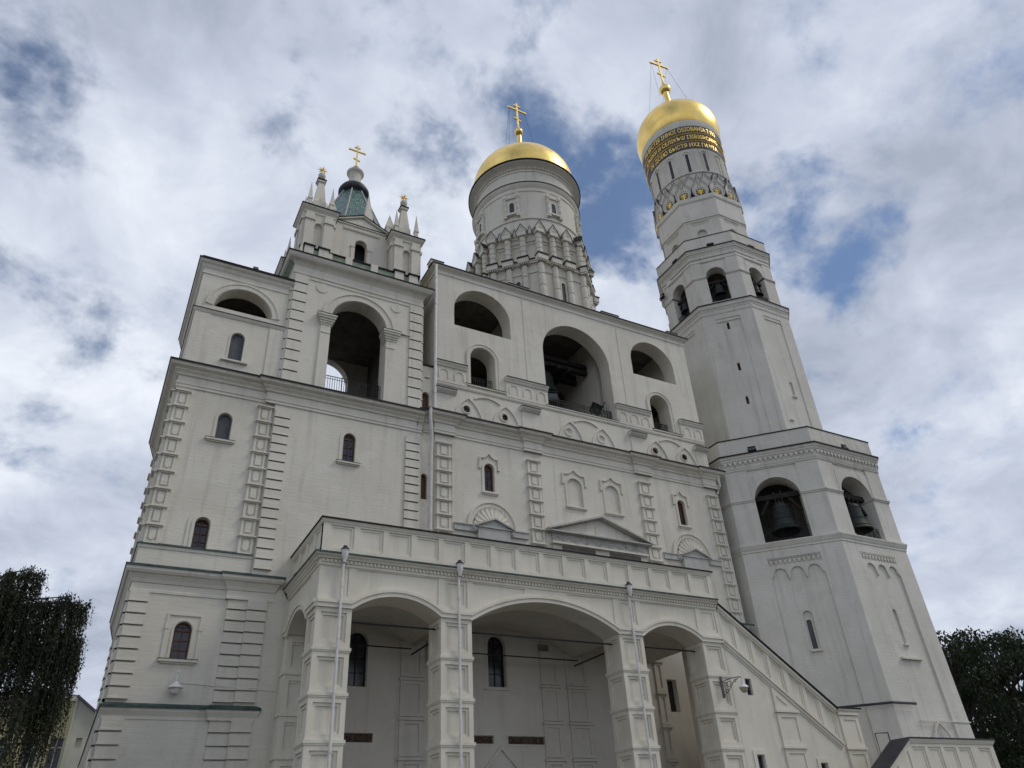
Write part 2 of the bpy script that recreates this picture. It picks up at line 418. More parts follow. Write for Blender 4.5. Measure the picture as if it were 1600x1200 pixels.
def window(F, parent, x0, x1, z0, ztop, depth, mat=None, bars=True, glass=None, round_=True):
    """a wooden window set back in its opening: frame with its pane"""
    mat = mat or M_WD; f = MB(); G = F.off(-depth)
    n = 10
    outer = arch(x0, x1, z0, ztop, None, n) if round_ else rect(x0, x1, z0, ztop)
    t = .07
    inner = arch(x0 + t, x1 - t, z0 + t, ztop - t, None, n) if round_ else rect(x0 + t, x1 - t, z0 + t, ztop - t)
    f.prism(G, outer, 0, .06, [inner])
    if bars:
        cx = (x0 + x1) / 2; f.box(G, cx - .02, cx + .02, z0 + t, ztop - t, .005, .05)
        zs = ztop - (x1 - x0) / 2 if round_ else (z0 + ztop) / 2
        f.box(G, x0 + t, x1 - t, zs - .03, zs + .03, .003, .047)
        for q in (.33, .66): zz = z0 + (zs - z0) * q; f.box(G, x0 + t, x1 - t, zz - .014, zz + .014, .004, .044)
        f.box(G, x0 + t, x1 - t, zs + .15, zs + .17, .002, .043)
    o = f.build('window', mat, parent)
    p = MB(); p.prism(G, outer, -.03, .002); p.build('pane', glass or M_GL, o)
    return o

def railing(F, parent, x0, x1, z0, h, step=.13, r=.012):
    f = MB()
    f.box(F, x0, x1, z0 + h - .03, z0 + h, -.02, .02); f.box(F, x0, x1, z0 + h - .2, z0 + h - .175, -.012, .012); f.box(F, x0, x1, z0 + .06, z0 + .09, -.015, .015)
    n = int((x1 - x0) / step)
    for k in range(n + 1):
        x = x0 + (x1 - x0) * k / n; rr = r * (2 if k % 8 == 0 else 1); f.box(F, x - rr, x + rr, z0, z0 + h - (0 if k % 8 else -.05), -rr * .9, rr * .9)
    return f.build('railing', M_IR, parent)

def cross(parent, x, y, z0, H, bar, mat=None, rot=0.0, wires=None):
    """Orthodox cross: shaft, long bar, short upper bar, slanted foot bar"""
    f = MB(); t = H * .015 + .018; F = Fr((x, y, 0), (math.sin(rot), -math.cos(rot)))
    f.box(F, -t, t, z0, z0 + H, -t, t)
    f.box(F, -bar, bar, z0 + H * .70, z0 + H * .70 + 2.1 * t, -t * .93, t * .93)
    f.box(F, -bar * .38, bar * .38, z0 + H * .87, z0 + H * .87 + 1.9 * t, -t * .9, t * .9)
    s_ = bar * .42
    f.add([F(a, b, d) for d in (-t * .87, t * .87) for a, b in ((-s_, z0 + H * .30 + .3 * s_), (s_, z0 + H * .30 - .3 * s_), (s_, z0 + H * .30 - .3 * s_ + 1.9 * t), (-s_, z0 + H * .30 + .3 * s_ + 1.9 * t))],
          [(0, 1, 2, 3), (7, 6, 5, 4), (0, 4, 5, 1), (1, 5, 6, 2), (2, 6, 7, 3), (3, 7, 4, 0)])
    for a in (-bar, bar): f.box(F, a - 1.4 * t, a + 1.4 * t, z0 + H * .70 - .5 * t, z0 + H * .70 + 2.6 * t, -t * .8, t * .8)
    c = f.build('cross', mat or M_AU, parent)
    if wires:
        g = MB()
        for a, q in wires: g.tube([F(a, z0 + H * .70, 0), q], .014, 4)
        g.build('stay_wires', M_IR, parent)
    return c

# ---------------------------------------------------------------- setting
g = MB(); g.add([(-1500, -1500, 0), (1500, -1500, 0), (1500, 1500, 0), (-1500, 1500, 0)], [(0, 1, 2, 3)]); struct('ground', g, M_GD)

def lip(path, outv, z, parent, mat=None, closed=False, name='flashing', back=0.0, th=.10):
    """thin metal sheet that covers a cornice and shows as a dark edge"""
    f = MB(); f.sweep([(back, z + .12), (outv + .035, z + .02), (outv + .035, z + .02 - th), (outv + .003, z + .02 - th), (outv + .003, z + .003), (back, z + .09)], path, closed)
    return f.build(name, mat or M_FL, parent)

def quoins(mb, F, u0, u1, z0, z1, n, d=.07, lap=.0):
    """plain rusticated blocks, each with a deeper top edge"""
    h = (z1 - z0) / n
    for k in range(n):
        a = z0 + k * h; b = a + h
        mb.box(F, u0, u1, a + .07, b - .0, 0, d + .02)
        mb.box(F, u0 - .015, u1 + .015, a + .07, a + .13, 0, d + .05)
        mb.box(F, u0 + .03, u1 - .03, a, a + .07, 0, d * .2)
def bosses(mb, F, u0, u1, z0, z1, n, d=.09):
    """pilaster of framed bosses under small cornices"""
    h = (z1 - z0) / n; w_ = u1 - u0
    mb.box(F, u0 + .05, u1 - .05, z0, z1, 0, d * .6)
    for k in range(n):
        a = z0 + k * h; b = a + h
        mb.box(F, u0 - .05, u1 + .05, b - .075, b - .015, 0, d + .13)
        mb.box(F, u0, u1, b - .13, b - .075, 0, d + .06)
        mb.box(F, u0 + .02, u0 + .19 * w_, a + .06, b - .13, 0, d + .02); mb.box(F, u1 - .19 * w_, u1 - .02, a + .06, b - .13, 0, d + .02)
        mb.box(F, u0 + .02, u1 - .02, a, a + .06, 0, d + .025)
        c0, c1 = u0 + .30 * w_, u1 - .30 * w_; z_0, z_1 = a + .17 * h, b - .26 * h; q = .09
        if k % 2 == 0:
            poly = [(c0, z_0 + q), (c0 + q, z_0), (c1 - q, z_0), (c1, z_0 + q), (c1, z_1 - q), (c1 - q, z_1), (c0 + q, z_1), (c0, z_1 - q)]
        else: poly = rect(c0, c1, z_0, z_1)
        mb.prism(F, poly, 0, d + .03)
    return mb

COR = lambda z, o, s=1.0: [(0, z - 1.25 * s), (.06, z - 1.25 * s), (.06, z - 1.12 * s), (.10, z - 1.08 * s), (.10, z - .98 * s), (.03, z - .95 * s), (.03, z - .62 * s), (.12, z - .58 * s), (.14, z - .48 * s), (.27 * o / .55, z - .36 * s), (.27 * o / .55, z - .30 * s), (o * .86, z - .22 * s), (o * .9, z - .18 * s), (o * .9, z - .12 * s), (o, z - .07 * s), (o, z)]

# ================================================================ BELFRY (middle building)
B = thing('belfry', 'wide white belfry with a great central arch and a broad drum under a golden dome', 'belfry', (25.2, 35, 0))
F0 = FRONT
# lower and middle storeys
mw = MB()
holes = [(rect(28.78, 29.45, 8.25, 9.95), .35), (arch(10.4, 11.38, 8.78, 11.22), .4), (arch(17.62, 18.63, 9.07, 11.56), .4),
         (rect(10.3, 11.8, 6.47, 6.85), .10), (rect(16.0, 17.8, 6.5, 6.85), .10), (rect(18.58, 20.62, 6.5, 6.85), .10), (rect(10.3, 11.5, 5.2, 5.45), .1),
         (arch(17.79, 18.41, 19.6, 21.38, None, 10), .28), (arch(31.96, 32.55, 19.6, 21.38, None, 10), .28),
         (arch(23.42, 24.46, 19.5, 21.46, None, 12), .10), (arch(26.22, 27.22, 19.5, 21.46, None, 12), .10)]
mw.wall(F0, rect(14.70, 35.6, 0, 23.6), [h for h in holes if min(p[0] for p in h[0]) > 13.8], 1.4)
mw.box(F0, 35.0, 35.6, 0, 23.6, -9.3, -1.4)
mw.build('wall', M_W, B)
# upper storey with its arches
EAV = 35.5
uw = MB(); FU = FRONT
up = [(arch(15.99, 20.12, 30.97, 34.36, 2.07), None), (arch(22.55, 27.97, 26.47, 33.6, 2.71, 24), None), (arch(30.08, 34.0, 30.94, 34.2, 1.96), None),
      (arch(17.08, 18.8, 26.62, 29.62), None), (arch(31.14, 32.78, 26.5, 29.5), None)]
for x in (16.74, 19.39, 30.88, 33.42): up.append((circ(x, 24.8, .24), .16))
for x in (23.9, 26.5): up.append((circ(x, 24.8, .19), .05))
uw.wall(FU, rect(14.68, 35.5, 23.4, EAV - .1), up, 1.15)
uw.box(FU, 14.68, 15.9, 23.4, EAV - .1, -9.3, -1.15); uw.box(FU, 34.3, 35.5, 23.4, EAV - .1, -9.3, -1.15)
uw.box(FU, 21.0, 22.4, 23.4, EAV - .7, -7.9, -1.75); uw.box(FU, 28.1, 29.5, 23.4, EAV - .7, -7.9, -1.75)
uw.build('upper_wall', M_W, B)
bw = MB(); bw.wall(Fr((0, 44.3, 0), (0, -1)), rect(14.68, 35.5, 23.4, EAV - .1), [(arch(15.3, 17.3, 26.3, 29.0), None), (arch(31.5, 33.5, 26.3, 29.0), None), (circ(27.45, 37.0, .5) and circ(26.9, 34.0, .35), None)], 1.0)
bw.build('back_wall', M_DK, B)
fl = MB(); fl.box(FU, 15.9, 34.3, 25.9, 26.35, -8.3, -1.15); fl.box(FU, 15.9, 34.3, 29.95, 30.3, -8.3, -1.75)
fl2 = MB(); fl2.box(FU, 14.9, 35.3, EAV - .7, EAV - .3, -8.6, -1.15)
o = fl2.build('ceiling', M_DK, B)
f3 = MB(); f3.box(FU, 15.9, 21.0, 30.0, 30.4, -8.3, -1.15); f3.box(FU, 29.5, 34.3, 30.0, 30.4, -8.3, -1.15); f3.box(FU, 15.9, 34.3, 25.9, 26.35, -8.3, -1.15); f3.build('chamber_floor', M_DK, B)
# bay faces standing a little proud
by = MB(); by.band(FU, [(21.15, EAV - .5), (21.15, 27.8)], 0, .05, 0, .035); by.band(FU, [(29.1, 27.8), (29.1, EAV - .5)], 0, .05, 0, .035); by.build('bay_edge', M_W, B)
# string course, ledges (aprons) and the little arcade
st = MB(); st.sweep([(0, 26.1), (.05, 26.12), (.09, 26.22), (.09, 26.30), (0, 26.34)], [(14.68, 35), (35.5, 35)])
st.build('string_course', M_W, B); st = MB()
for a, b in ((14.68, 16.75), (19.5, 22.55), (28.0, 30.85), (33.5, 35.5)):
    st.box(FU, a, b, 26.34, 27.45, 0, .10)
    st.sweep([(.10, 27.42), (.18, 27.45), (.24, 27.6), (.30, 27.63), (.30, 27.75), (0, 27.82)], [(a - .02, 35), (b + .02, 35)])
    n = 2 if b - a < 2.3 else 3
    for k in range(n):
        c = a + (b - a) * (k + .5) / n; hw = .30
        st.band(FU, [(c - hw, 26.6), (c - hw, 27.05), (c - hw * .6, 27.22), (c, 27.26), (c + hw * .6, 27.22), (c + hw, 27.05), (c + hw, 26.6)], -.03, .03, .08, .145)
for a, b in ((14.68, 15.95), (20.5, 21.75), (28.85, 30.1), (34.45, 35.5)):
    st.box(FU, a + .04, b - .04, 23.5, 25.5, 0, .06)
    st.sweep([(.05, 25.5), (.16, 25.55), (.30, 25.66), (.33, 25.68), (.33, 25.78), (0, 25.84)], [(a - .06, 35), (b + .06, 35)])
st.build('apron', M_W, B); st = MB()
for p in (16.86, 19.42, 24.1, 26.6, 31.0, 33.5):
    st.band(FU, keel(p, 23.9, .92, 25.58), -.05, .05, 0, .08)
    st.band(FU, circ(16.74 if p == 16.86 else p - .13, 24.8, .28, 14), -.035, .035, 0, .05, True)
for a, b in ((16.86, 19.42), (24.1, 26.6), (31.0, 33.5)):
    c = (a + b) / 2; rr = (b - a) / 2 * .80
    st.band(FU, [(c + 1.55 * math.sin(t), 24.35 + 1.55 * math.cos(t)) for t in [R(x) for x in range(-34, 37, 5)]], -.05, .05, 0, .08)
st.build('keel_arch_relief', M_W, B)
sl_ = MB()
for a, b, z in ((16.66, 19.45, 26.6), (31.0, 33.6, 26.52), (22.4, 28.1, 26.44)): sl_.box(FU, a, b, z - .09, z, 0, .12)
sl_.build('sill', M_W, B)
lips = MB()
for a, b in ((14.68, 16.75), (19.5, 22.55), (28.0, 30.85), (33.5, 35.5)): lips.sweep([(0, 27.86), (.335, 27.775), (.335, 27.72)], [(a - .02, 35), (b + .02, 35)])
for a, b in ((14.68, 15.95), (20.5, 21.75), (28.85, 30.1), (34.45, 35.5)): lips.sweep([(0, 25.88), (.36, 25.805), (.36, 25.75)], [(a - .06, 35), (b + .06, 35)])
for a, b, z in ((16.66, 19.45, 26.6), (31.0, 33.6, 26.52), (22.4, 28.1, 26.44)): lips.box(FU, a - .02, b + .02, z + .003, z + .03, 0, .14)
lips.build('flashing', M_FL, B)
for x in (16.74, 19.39, 30.88, 33.42):
    m = MB(); m.prism(FU, circ(x, 24.8, .235), -.158, -.12); o = m.build('round_window', M_GL, B)
    m = MB(); m.band(FU, circ(x, 24.8, .20, 14), -.03, .03, -.12, -.09, True); m.box(FU, x - .02, x + .02, 24.58, 25.02, -.118, -.095); m.build('window_frame', M_WD, o)
# archivolts of the small arches
av = MB()
for a, b, zt in ((17.08, 18.8, 29.62), (31.14, 32.78, 29.5)):
    pts = [(b, 26.64)] + arcpts(a, b, zt, (b - a) / 2, 16) + [(a, 26.64)]
    av.band(FU, pts, -.24, -.03, 0, .045); av.band(FU, pts, -.30, -.22, 0, .09)
av.build('archivolt', M_W, B)
# roof eave
ev = MB(); epath = [(14.68, 44.3), (14.68, 35), (35.5, 35), (35.5, 40)]
ev.sweep([(0, EAV - .62), (.05, EAV - .62), (.05, EAV - .5), (.03, EAV - .46), (.03, EAV - .34), (.12, EAV - .24), (.26, EAV - .16), (.28, EAV - .1), (.30, EAV)], epath)
ev.build('cornice', M_W, B)
lip(epath, .30, EAV, B, th=.10)
rf = MB(); rf.add([(14.5, 34.85, EAV + .05), (35.7, 34.85, EAV + .05), (35.7, 44.5, EAV + .35), (14.5, 44.5, EAV + .35), (14.5, 39.6, EAV + .45), (35.7, 39.6, EAV + .45)], [(0, 1, 5, 4), (4, 5, 2, 3)]); rf.build('roof', M_BK, B)
rb = MB()
for a, b in ((14.3, 15.2), (20.15, 21.7), (27.9, 29.45), (34.0, 35.0)): rb.box(FU, a, b, EAV + .05, EAV + .30, -.5, .12)
ro = rb.build('roof_upstand', M_W, B)
rl = MB()
for a, b in ((14.3, 15.2), (20.15, 21.7), (27.9, 29.45), (34.0, 35.0)): rl.box(FU, a - .04, b + .04, EAV + .30, EAV + .36, -.55, .17)
rl.build('flashing', M_FL, ro)
# main cornice, breaking forward over the pilasters
PIL = [(14.72, 15.74), (20.6, 21.6), (28.85, 29.95), (34.62, 35.6)]
path = [(13.8, 35.12), (14.66, 35.12)]
path = [(14.62, 35.3), (14.62, 34.86)]
for i, (a, b) in enumerate(PIL):
    if i: path += [(a - .1, 35), (a - .1, 34.86)]
    path += [(b + .12, 34.86)] + ([(b + .12, 35)] if i < 3 else [])
path = path[:-1] + [(35.68, 34.86), (35.68, 40)]
mc = MB(); mc.sweep(COR(23.95, .55), path); mc.build('main_cornice', M_W, B); lip(path, .55, 23.95, B)
# pilasters of framed blocks
for i, (a, b) in enumerate(PIL):
    p = MB(); n = 10 if i < 3 else 10; bosses(p, F0, a + .04, b - .08, 22.15 - n * .876, 22.15, n, .10)
    if i == 3: bosses(p, Fr((35.6, 0, 0), (1, 0)), 35.1, 35.9, 22.15 - n * .876, 22.15, n, .10)
    p.box(F0, b - .02, b + .16, 13.4, 22.4, 0, .03)
    p.build('pilaster', M_W, B)
# string under the windows of the lower right corner
lc = MB(); lc.sweep(COR(13.45, .42, .55), [(28.2, 35), (35.6, 35), (35.6, 37)]); lc.build('lower_cornice', M_W, B); lip([(28.2, 35), (35.6, 35), (35.6, 37)], .42, 13.45, B, M_GR)
lq = MB(); quoins(lq, F0, 34.7, 35.6, 5.0, 12.6, 15, .07); lq.build('quoin_column', M_W, B)
# windows and blind niches of the middle storey
for x0, x1 in ((17.79, 18.41), (31.96, 32.55)): window(F0, B, x0, x1, 19.6, 21.38, .22)
sr = MB()
for x0, x1, z in ((17.79, 18.41, 21.38), (31.96, 32.55, 21.38), (23.42, 24.46, 21.46), (26.22, 27.22, 21.46)):
    pts = [(x1, 19.6)] + arcpts(x0, x1, z, (x1 - x0) / 2, 12) + [(x0, 19.6)]
    sr.band(F0, pts, -.17, -.02, 0, .05)
    c = (x0 + x1) / 2; hw = (x1 - x0) / 2 + .28
    sr.band(F0, [(c - hw - .02, 21.15), (c - hw, 21.72), (c - hw * .55, 21.74), (c - hw * .25, 21.88), (c, 22.08), (c + hw * .25, 21.88), (c + hw * .55, 21.74), (c + hw, 21.72), (c + hw + .02, 21.15)], -.045, .045, 0, .09)
    for s_ in (-1, 1): sr.box(F0, c + s_ * (hw + .02) - .07, c + s_ * (hw + .02) + .07, 21.0, 21.18, 0, .10)
    sr.box(F0, x0 - .22, x1 + .22, 19.47, 19.57, 0, .15); sr.box(F0, x0 - .16, x1 + .16, 19.40, 19.47, 0, .08)
sr.build('window_surround', M_W, B)
# shell lunettes over the side doors
def shell(cx, cz, parent):
    s = MB()
    s.band(F0, [(cx + 1.5 * math.cos(t), cz + 1.55 * math.sin(t)) for t in [math.pi * k / 24 for k in range(25)]], -.05, .07, 0, .12)
    s.band(F0, [(cx + 1.33 * math.cos(t), cz + 1.38 * math.sin(t)) for t in [math.pi * k / 24 for k in range(25)]], -.16, .12, 0, .05)
    o = s.build('shell_lunette', M_W, parent)
    bk = MB(); bk.prism(F0, [(cx + 1.16 * math.cos(t), cz + 1.2 * math.sin(t)) for t in [math.pi * k / 24 for k in range(25)]], .004, .012); bk.build('dark_ground', M_DK, o)  # dark sheet paints the shade in the gaps between the lobes
    fz = MB(); N = 11
    for k in range(N):
        a = math.pi * (k + .5) / N; dr = (math.cos(a), math.sin(a)); w_ = .155
        # a fluted rib that swells towards a round lobe
        F = F0
        rad = [(.25, .03), (.6, .085), (.9, .14), (1.0, .165), (1.08, .14), (1.13, .07)]
        vs = []; fs = []
        for r_, hw in rad:
            for j in range(5):
                t = -1 + j / 2; q = t * hw
                vs.append(F(cx + dr[0] * r_ - dr[1] * q, cz + dr[1] * r_ + dr[0] * q, .12 + .05 * (abs(t) ** 1.5) + .08 * (1.13 - r_)))
        for i in range(len(rad) - 1):
            for j in range(4): fs.append((5*i + j, 5*i + j + 1, 5*i + j + 6, 5*i + j + 5))
        fz.add(vs, fs)
        lob = [(cx + dr[0] * .985 + .165 * math.cos(t), cz + dr[1] * .985 + .165 * math.sin(t)) for t in [2 * math.pi * j / 12 for j in range(12)]]
        fz.prism(F, lob, .01, .10); fz.band(F, lob, -.035, .02, .05, .15, True)
    fz.build('scallop', M_P, o)
    pd = MB()
    pd.box(F0, cx - 1.0, cx + .95, cz - 1.3, cz - .12, 0, .32)
    pd.prism(F0, [(cx - 1.05, cz - .06), (cx + 1.05, cz - .06), (cx, cz + .36)], 0, .30)
    pd.build('door_head', M_G, o)
    pr = MB(); pr.band(F0, [(cx - 1.22, cz - .10), (cx, cz + .42), (cx + 1.22, cz - .10)], -.045, .045, 0, .48); pr.band(F0, [(cx - 1.2, cz - .12), (cx + 1.2, cz - .12)], -.03, .03, 0, .40); pr.build('pediment', M_G, o)
    pe = MB()
    for a, b in ((cx - 2.35, cx - 1.22), (cx + 1.22, cx + 2.25)):
        pe.box(F0, a, b, cz - .38, cz - .06, 0, .14); pe.box(F0, a - .03, b + .03, cz - .06, cz + .01, 0, .20)
    for s_ in (-1.12, 1.12): pe.lathe((cx + s_, 34.86), [(.02, cz - .44), (.15, cz - .34), (.19, cz - .22), (.14, cz - .1), (.02, cz - .03)], 10)
    pe.build('plinth', M_G, o)
shell(18.17, 17.40, B); shell(32.42, 17.50, B)
# big pediment over the middle door
bp = MB(); cx = 25.4
bp.box(F0, 21.9, 28.7, 17.0, 17.12, 0, .30); bp.box(F0, 22.0, 28.6, 16.1, 17.0, 0, .10)
bp.prism(F0, [(21.9, 17.78), (28.75, 17.78), (cx, 18.95)], 0, .10)
bp.box(F0, cx - .32, cx + .32, 17.82, 18.45, .10, .14)
pp = bp.build('portal_gable', M_W, B)
b2 = MB(); b2.band(F0, [(21.55, 17.78), (cx, 19.02), (29.0, 17.78)], -.05, .05, 0, .50); b2.band(F0, [(21.55, 17.72), (29.0, 17.72)], -.04, .04, 0, .44); b2.build('raking_cornice', M_G, pp)
b3 = MB(); b3.box(F0, 22.0, 28.6, 17.12, 17.68, 0, .12)
random.seed(3)
for k in range(46):
    x = 22.15 + k * .139; z = 17.40 + .10 * math.sin(k * 1.1); b3.lathe((x, 34.88), [(.005, z - .12), (.05, z - .08), (.075, z), (.05, z + .08), (.005, z + .12)], 6)
b3.build('carved_frieze', M_G, pp)
b4 = MB(); b4.box(F0, 22.6, 24.9, 16.2, 16.95, .10, .11); b4.box(F0, 25.9, 28.2, 16.2, 16.95, .10, .11); b4.build('recess_shade', M_DK, pp)  # flat dark sheets paint the shade of two recesses below the gable

# rails, bell frames, lamps in the arches of the belfry
for a, b, z in ((17.08, 18.8, 26.62), (31.14, 32.78, 26.5), (22.55, 27.97, 26.47)): railing(front(35.45), B, a, b, z, .95)
# gap bay between annex and belfry
gb = MB(); gb.wall(front(35.12), rect(13.78, 14.72, 0, 27.3), [(arch(13.93, 14.30, 18.56, 20.1, None, 8), .3), (arch(13.92, 14.38, 24.2, 25.45, None, 8), .3), (rect(14.05, 14.36, 26.40, 26.52), .3)], 1.0); gb.build('link_wall', M_W, B)
window(front(35.12), B, 13.93, 14.30, 18.56, 20.1, .25, bars=False, glass=M_WD); window(front(35.12), B, 13.92, 14.38, 24.2, 25.45, .25, bars=False, glass=M_WD)
lc2 = MB(); lc2.sweep(COR(23.95, .55), [(13.6, 35.12), (14.7, 35.12)]); lc2.build('main_cornice', M_W, B); lip([(13.6, 35.12), (14.7, 35.12)], .55, 23.95, B)
lw2 = MB(); lw2.box(front(35.12), 13.78, 14.72, 27.3, 27.42, -1.0, .05); lw2.build('flashing', M_FL, B)
# downpipes
def pipe(name, parent, pts, r=.10, bands=6, head=None):
    p = MB(True); p.tube(pts, r, 10)
    tot = pts[-1][2] - pts[0][2]
    for k in range(len(pts) - 1):
        a, b = Vector(pts[k]), Vector(pts[k + 1]); L = (b - a).length; n = int(L / 1.9)
        for i in range(n):
            q = a.lerp(b, (i + .5) / max(n, 1)); d = (b - a).normalized() * .035
            p.tube([q - d, q + d], r * 1.22, 10)
    if head:
        x, y, z = head; p.lathe((x, y), [(r, z - .55), (r * 1.3, z - .50), (r * 1.25, z - .42), (.15, z - .26), (.15, z - .05), (.17, z - .04), (.17, z), (.02, z)], 14)
    return p.build(name, M_PI, parent)
pipe('downpipe', B, [(14.6, 34.72, 35.3), (14.58, 34.75, 24.2)], .09)
pipe('downpipe', B, [(14.32, 34.38, 24.05), (14.14, 34.30, 23.9), (14.16, 34.38, 23.4), (14.40, 34.72, 22.2), (14.42, 34.86, 21.6), (14.40, 34.88, 10)], .09)
pipe('downpipe', B, [(35.75, 34.6, 23.5), (35.85, 34.7, 22.9), (35.72, 34.95, 22.4)], .09)

# ---- porch-side face of the ground storey (darker skin, shade under the vaults put into its colour)
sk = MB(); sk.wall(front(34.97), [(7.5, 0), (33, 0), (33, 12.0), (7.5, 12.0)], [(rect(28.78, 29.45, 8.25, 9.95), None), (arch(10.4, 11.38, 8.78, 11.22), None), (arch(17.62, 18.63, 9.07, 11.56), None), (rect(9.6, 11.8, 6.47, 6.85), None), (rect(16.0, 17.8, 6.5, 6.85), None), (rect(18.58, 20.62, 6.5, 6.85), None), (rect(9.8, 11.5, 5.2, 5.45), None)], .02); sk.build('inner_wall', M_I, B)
iw = MB(); pf = front(34.965)
for a, b in ((13.0, 14.15), (20.6, 21.66), (22.15, 23.45), (28.0, 28.6)):
    for z0, z1 in ((9.3, 10.8), (7.58, 9.14), (5.92, 7.42), (4.2, 5.76), (.6, 4.1)):
        iw.wall(front(34.90), rect(a, b, z0, z1), [(rect(a + .2, b - .2, z0 + .15, z1 - .15), .05)], .095)
        iw.box(F0, a - .06, b + .06, z1, z1 + .12, 0, .17)
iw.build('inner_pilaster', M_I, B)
window(F0, B, 17.62, 18.63, 9.07, 11.56, .3, mat=M_IR)
sw = MB(); pts = [(18.63, 9.07)] + arcpts(17.62, 18.63, 11.56, .505, 12) + [(17.62, 9.07)]; sw.band(F0, pts, -.14, -.04, 0, .05)
sw.box(F0, 17.36, 18.79, 8.92, 9.05, 0, .10)
for a, b, z0, z1 in ((16.0, 17.8, 6.5, 6.85), (18.58, 20.62, 6.5, 6.85)):
    sw.band(F0, [(a, z0), (b, z0), (b, z1), (a, z1)], -.10, -.02, 0, .05, True)
sw.band(F0, [(17.3, 5.45), (18.18, 6.38), (19.08, 5.45)], -.09, .05, 0, .12); sw.box(F0, 17.4, 19.0, 5.3, 5.42, 0, .1)
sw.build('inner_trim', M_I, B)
rl_ = MB()
for a, b, z0, z1 in ((9.62, 11.78, 6.49, 6.83), (9.82, 11.48, 5.22, 5.43), (16.02, 17.78, 6.52, 6.83), (18.6, 20.6, 6.52, 6.83)):
    rl_.box(F0, a, b, z0, z1, -.099, -.07)
    n = int((b - a) / .12)
    for k in range(n): rl_.lathe((a + .08 + k * .12, 35.07), [(.005, z0 + .03), (.05, z0 + .09), (.03, (z0 + z1) / 2), (.05, z1 - .09), (.005, z1 - .03)], 6)
rl_.build('red_frieze', M_FR, B)
bs = MB()
for a, b, z0, z1 in ((20.55, 21.2, 10.85, 11.3), (20.6, 21.35, 10.3, 10.78), (20.6, 21.4, 9.8, 10.2)): bs.box(F0, a, b, z0, z1, 0, .035)
bs.build('bare_stone', M_ST, B)
pw = MB(); pw.box(F0, 28.82, 29.41, 8.29, 9.91, -.34, -.30); pw.build('dark_backing', M_GL, B)

# ---- round drum and its stepped base
DC = (25.35, 40.2)
def octpath(c, s, rot=0.0):
    r_ = s / (2 * math.sin(math.pi / 8)); return [(c[0] + r_ * math.cos(math.pi / 8 + rot + k * math.pi / 4), c[1] + r_ * math.sin(math.pi / 8 + rot + k * math.pi / 4)) for k in range(8)]
def octcyc(c, s): return octpath(c, s)
def octfaces(c, s, b=0.0, z=0.0):
    ap = s / 2 * (1 + math.sqrt(2)); L = []
    for k in range(8):
        a = -math.pi / 2 + (k - 1) * math.pi / 4; n = (math.cos(a), math.sin(a)); L.append(Fr((c[0] + n[0] * ap, c[1] + n[1] * ap, z), n, b))
    return L      # index 0 = facing (-x,-y), 1 = facing -y, 2 = (+x,-y), ... 7 = -x
dr = MB()
S1 = 3.68
for z0, z1, s in ((35.0, 40.0, S1), (40.0, 42.9, S1 - .1)):
    for F in octfaces(DC, s):
        u = s / 2
        hs = [(rect(-.50 + o, .50 + o, z0 + .5, z1 - .7), .10, [(rect(-.30 + o, .30 + o, z0 + 1.2, z1 - .95), .06)]) for o in (-s / 3, 0, s / 3)] if z0 > 39 else [(rect(-.48 + o, .48 + o, z0 + .6, z1 - 1.1), .08) for o in (-s / 3, 0, s / 3)]
        hs = [h for h in hs if True]
        dr.wall(F, rect(-u, u, z0, z1), [((rect(max(-u + .08, h[0][0][0]), min(u - .08, h[0][1][0]), h[0][0][1], h[0][2][1])),) + h[1:] for h in hs], .4)
dr.build('drum_base', M_W, B)
cl = MB(True)
for k, F in enumerate(octfaces(DC, S1)):
    for o in (-S1 / 2, -S1 / 6, S1 / 6):
        c = F(o, 0, .06); 
        for z0, z1, n in ((35.1, 39.55, 4), (40.45, 42.55, 4)):
            h = (z1 - z0) / n; prof = [(.02, z0)]
            for i in range(n):
                a = z0 + i * h; prof += [(.235, a), (.27, a + .04), (.27, a + .10), (.235, a + .13), (.235, a + h * .5), (.26, a + h - .10), (.22, a + h)]
            prof.append((.02, z1)); cl.lathe((c.x, c.y), prof, 10)
cl.build('engaged_column', M_W, B)
mcn = MB(); mfl = MB()
for F in octfaces(DC, S1):
    mcn.box(F, -S1 / 2 - .05, S1 / 2 + .05, 39.75, 39.95, 0, .14)
    mfl.box(F, -S1 / 2 - .08, S1 / 2 + .08, 40.04, 40.14, 0, .24)
    mcn.box(F, -S1 / 2 - .08, S1 / 2 + .08, 39.95, 40.05, 0, .18)
    for o in (-S1 / 2, -S1 / 6, S1 / 6):
        mcn.box(F, o - .42, o + .42, 39.70, 40.16, 0, .50); mfl.box(F, o - .46, o + .46, 40.15, 40.27, 0, .56)
        for j in range(5): mcn.box(F, o - .36 + j * .16, o - .28 + j * .16, 39.56, 39.70, .0, .46)
        # gablets over the upper columns
        mcn.box(F, o - .34, o + .34, 42.55, 42.9, 0, .42)
        mcn.prism(F, [(o - .40, 42.92), (o + .40, 42.92), (o, 43.66)], -.25, .36); mcn.band(F, [(o - .46, 42.88), (o, 43.72), (o + .46, 42.88)], -.09, -.02, -.2, .42); mcn.prism(F, [(o - .12, 43.02), (o + .12, 43.02), (o, 43.26)], .36, .40)
        mfl.band(F, [(o - .46, 42.9), (o, 43.76), (o + .46, 42.9)], -.015, .015, -.25, .45)
        q = o + S1 / 6
        mcn.prism(F, [(q - .2, 42.9), (q + .2, 42.9), (q, 43.68)], -.2, .02); mfl.band(F, [(q - .24, 42.9), (q, 43.70), (q + .24, 42.9)], -.012, .014, -.2, .06)
mcn.build('drum_cornice', M_W, B); mfl.build('flashing', M_FL, B)
FR_D = []
dm = MB(True)
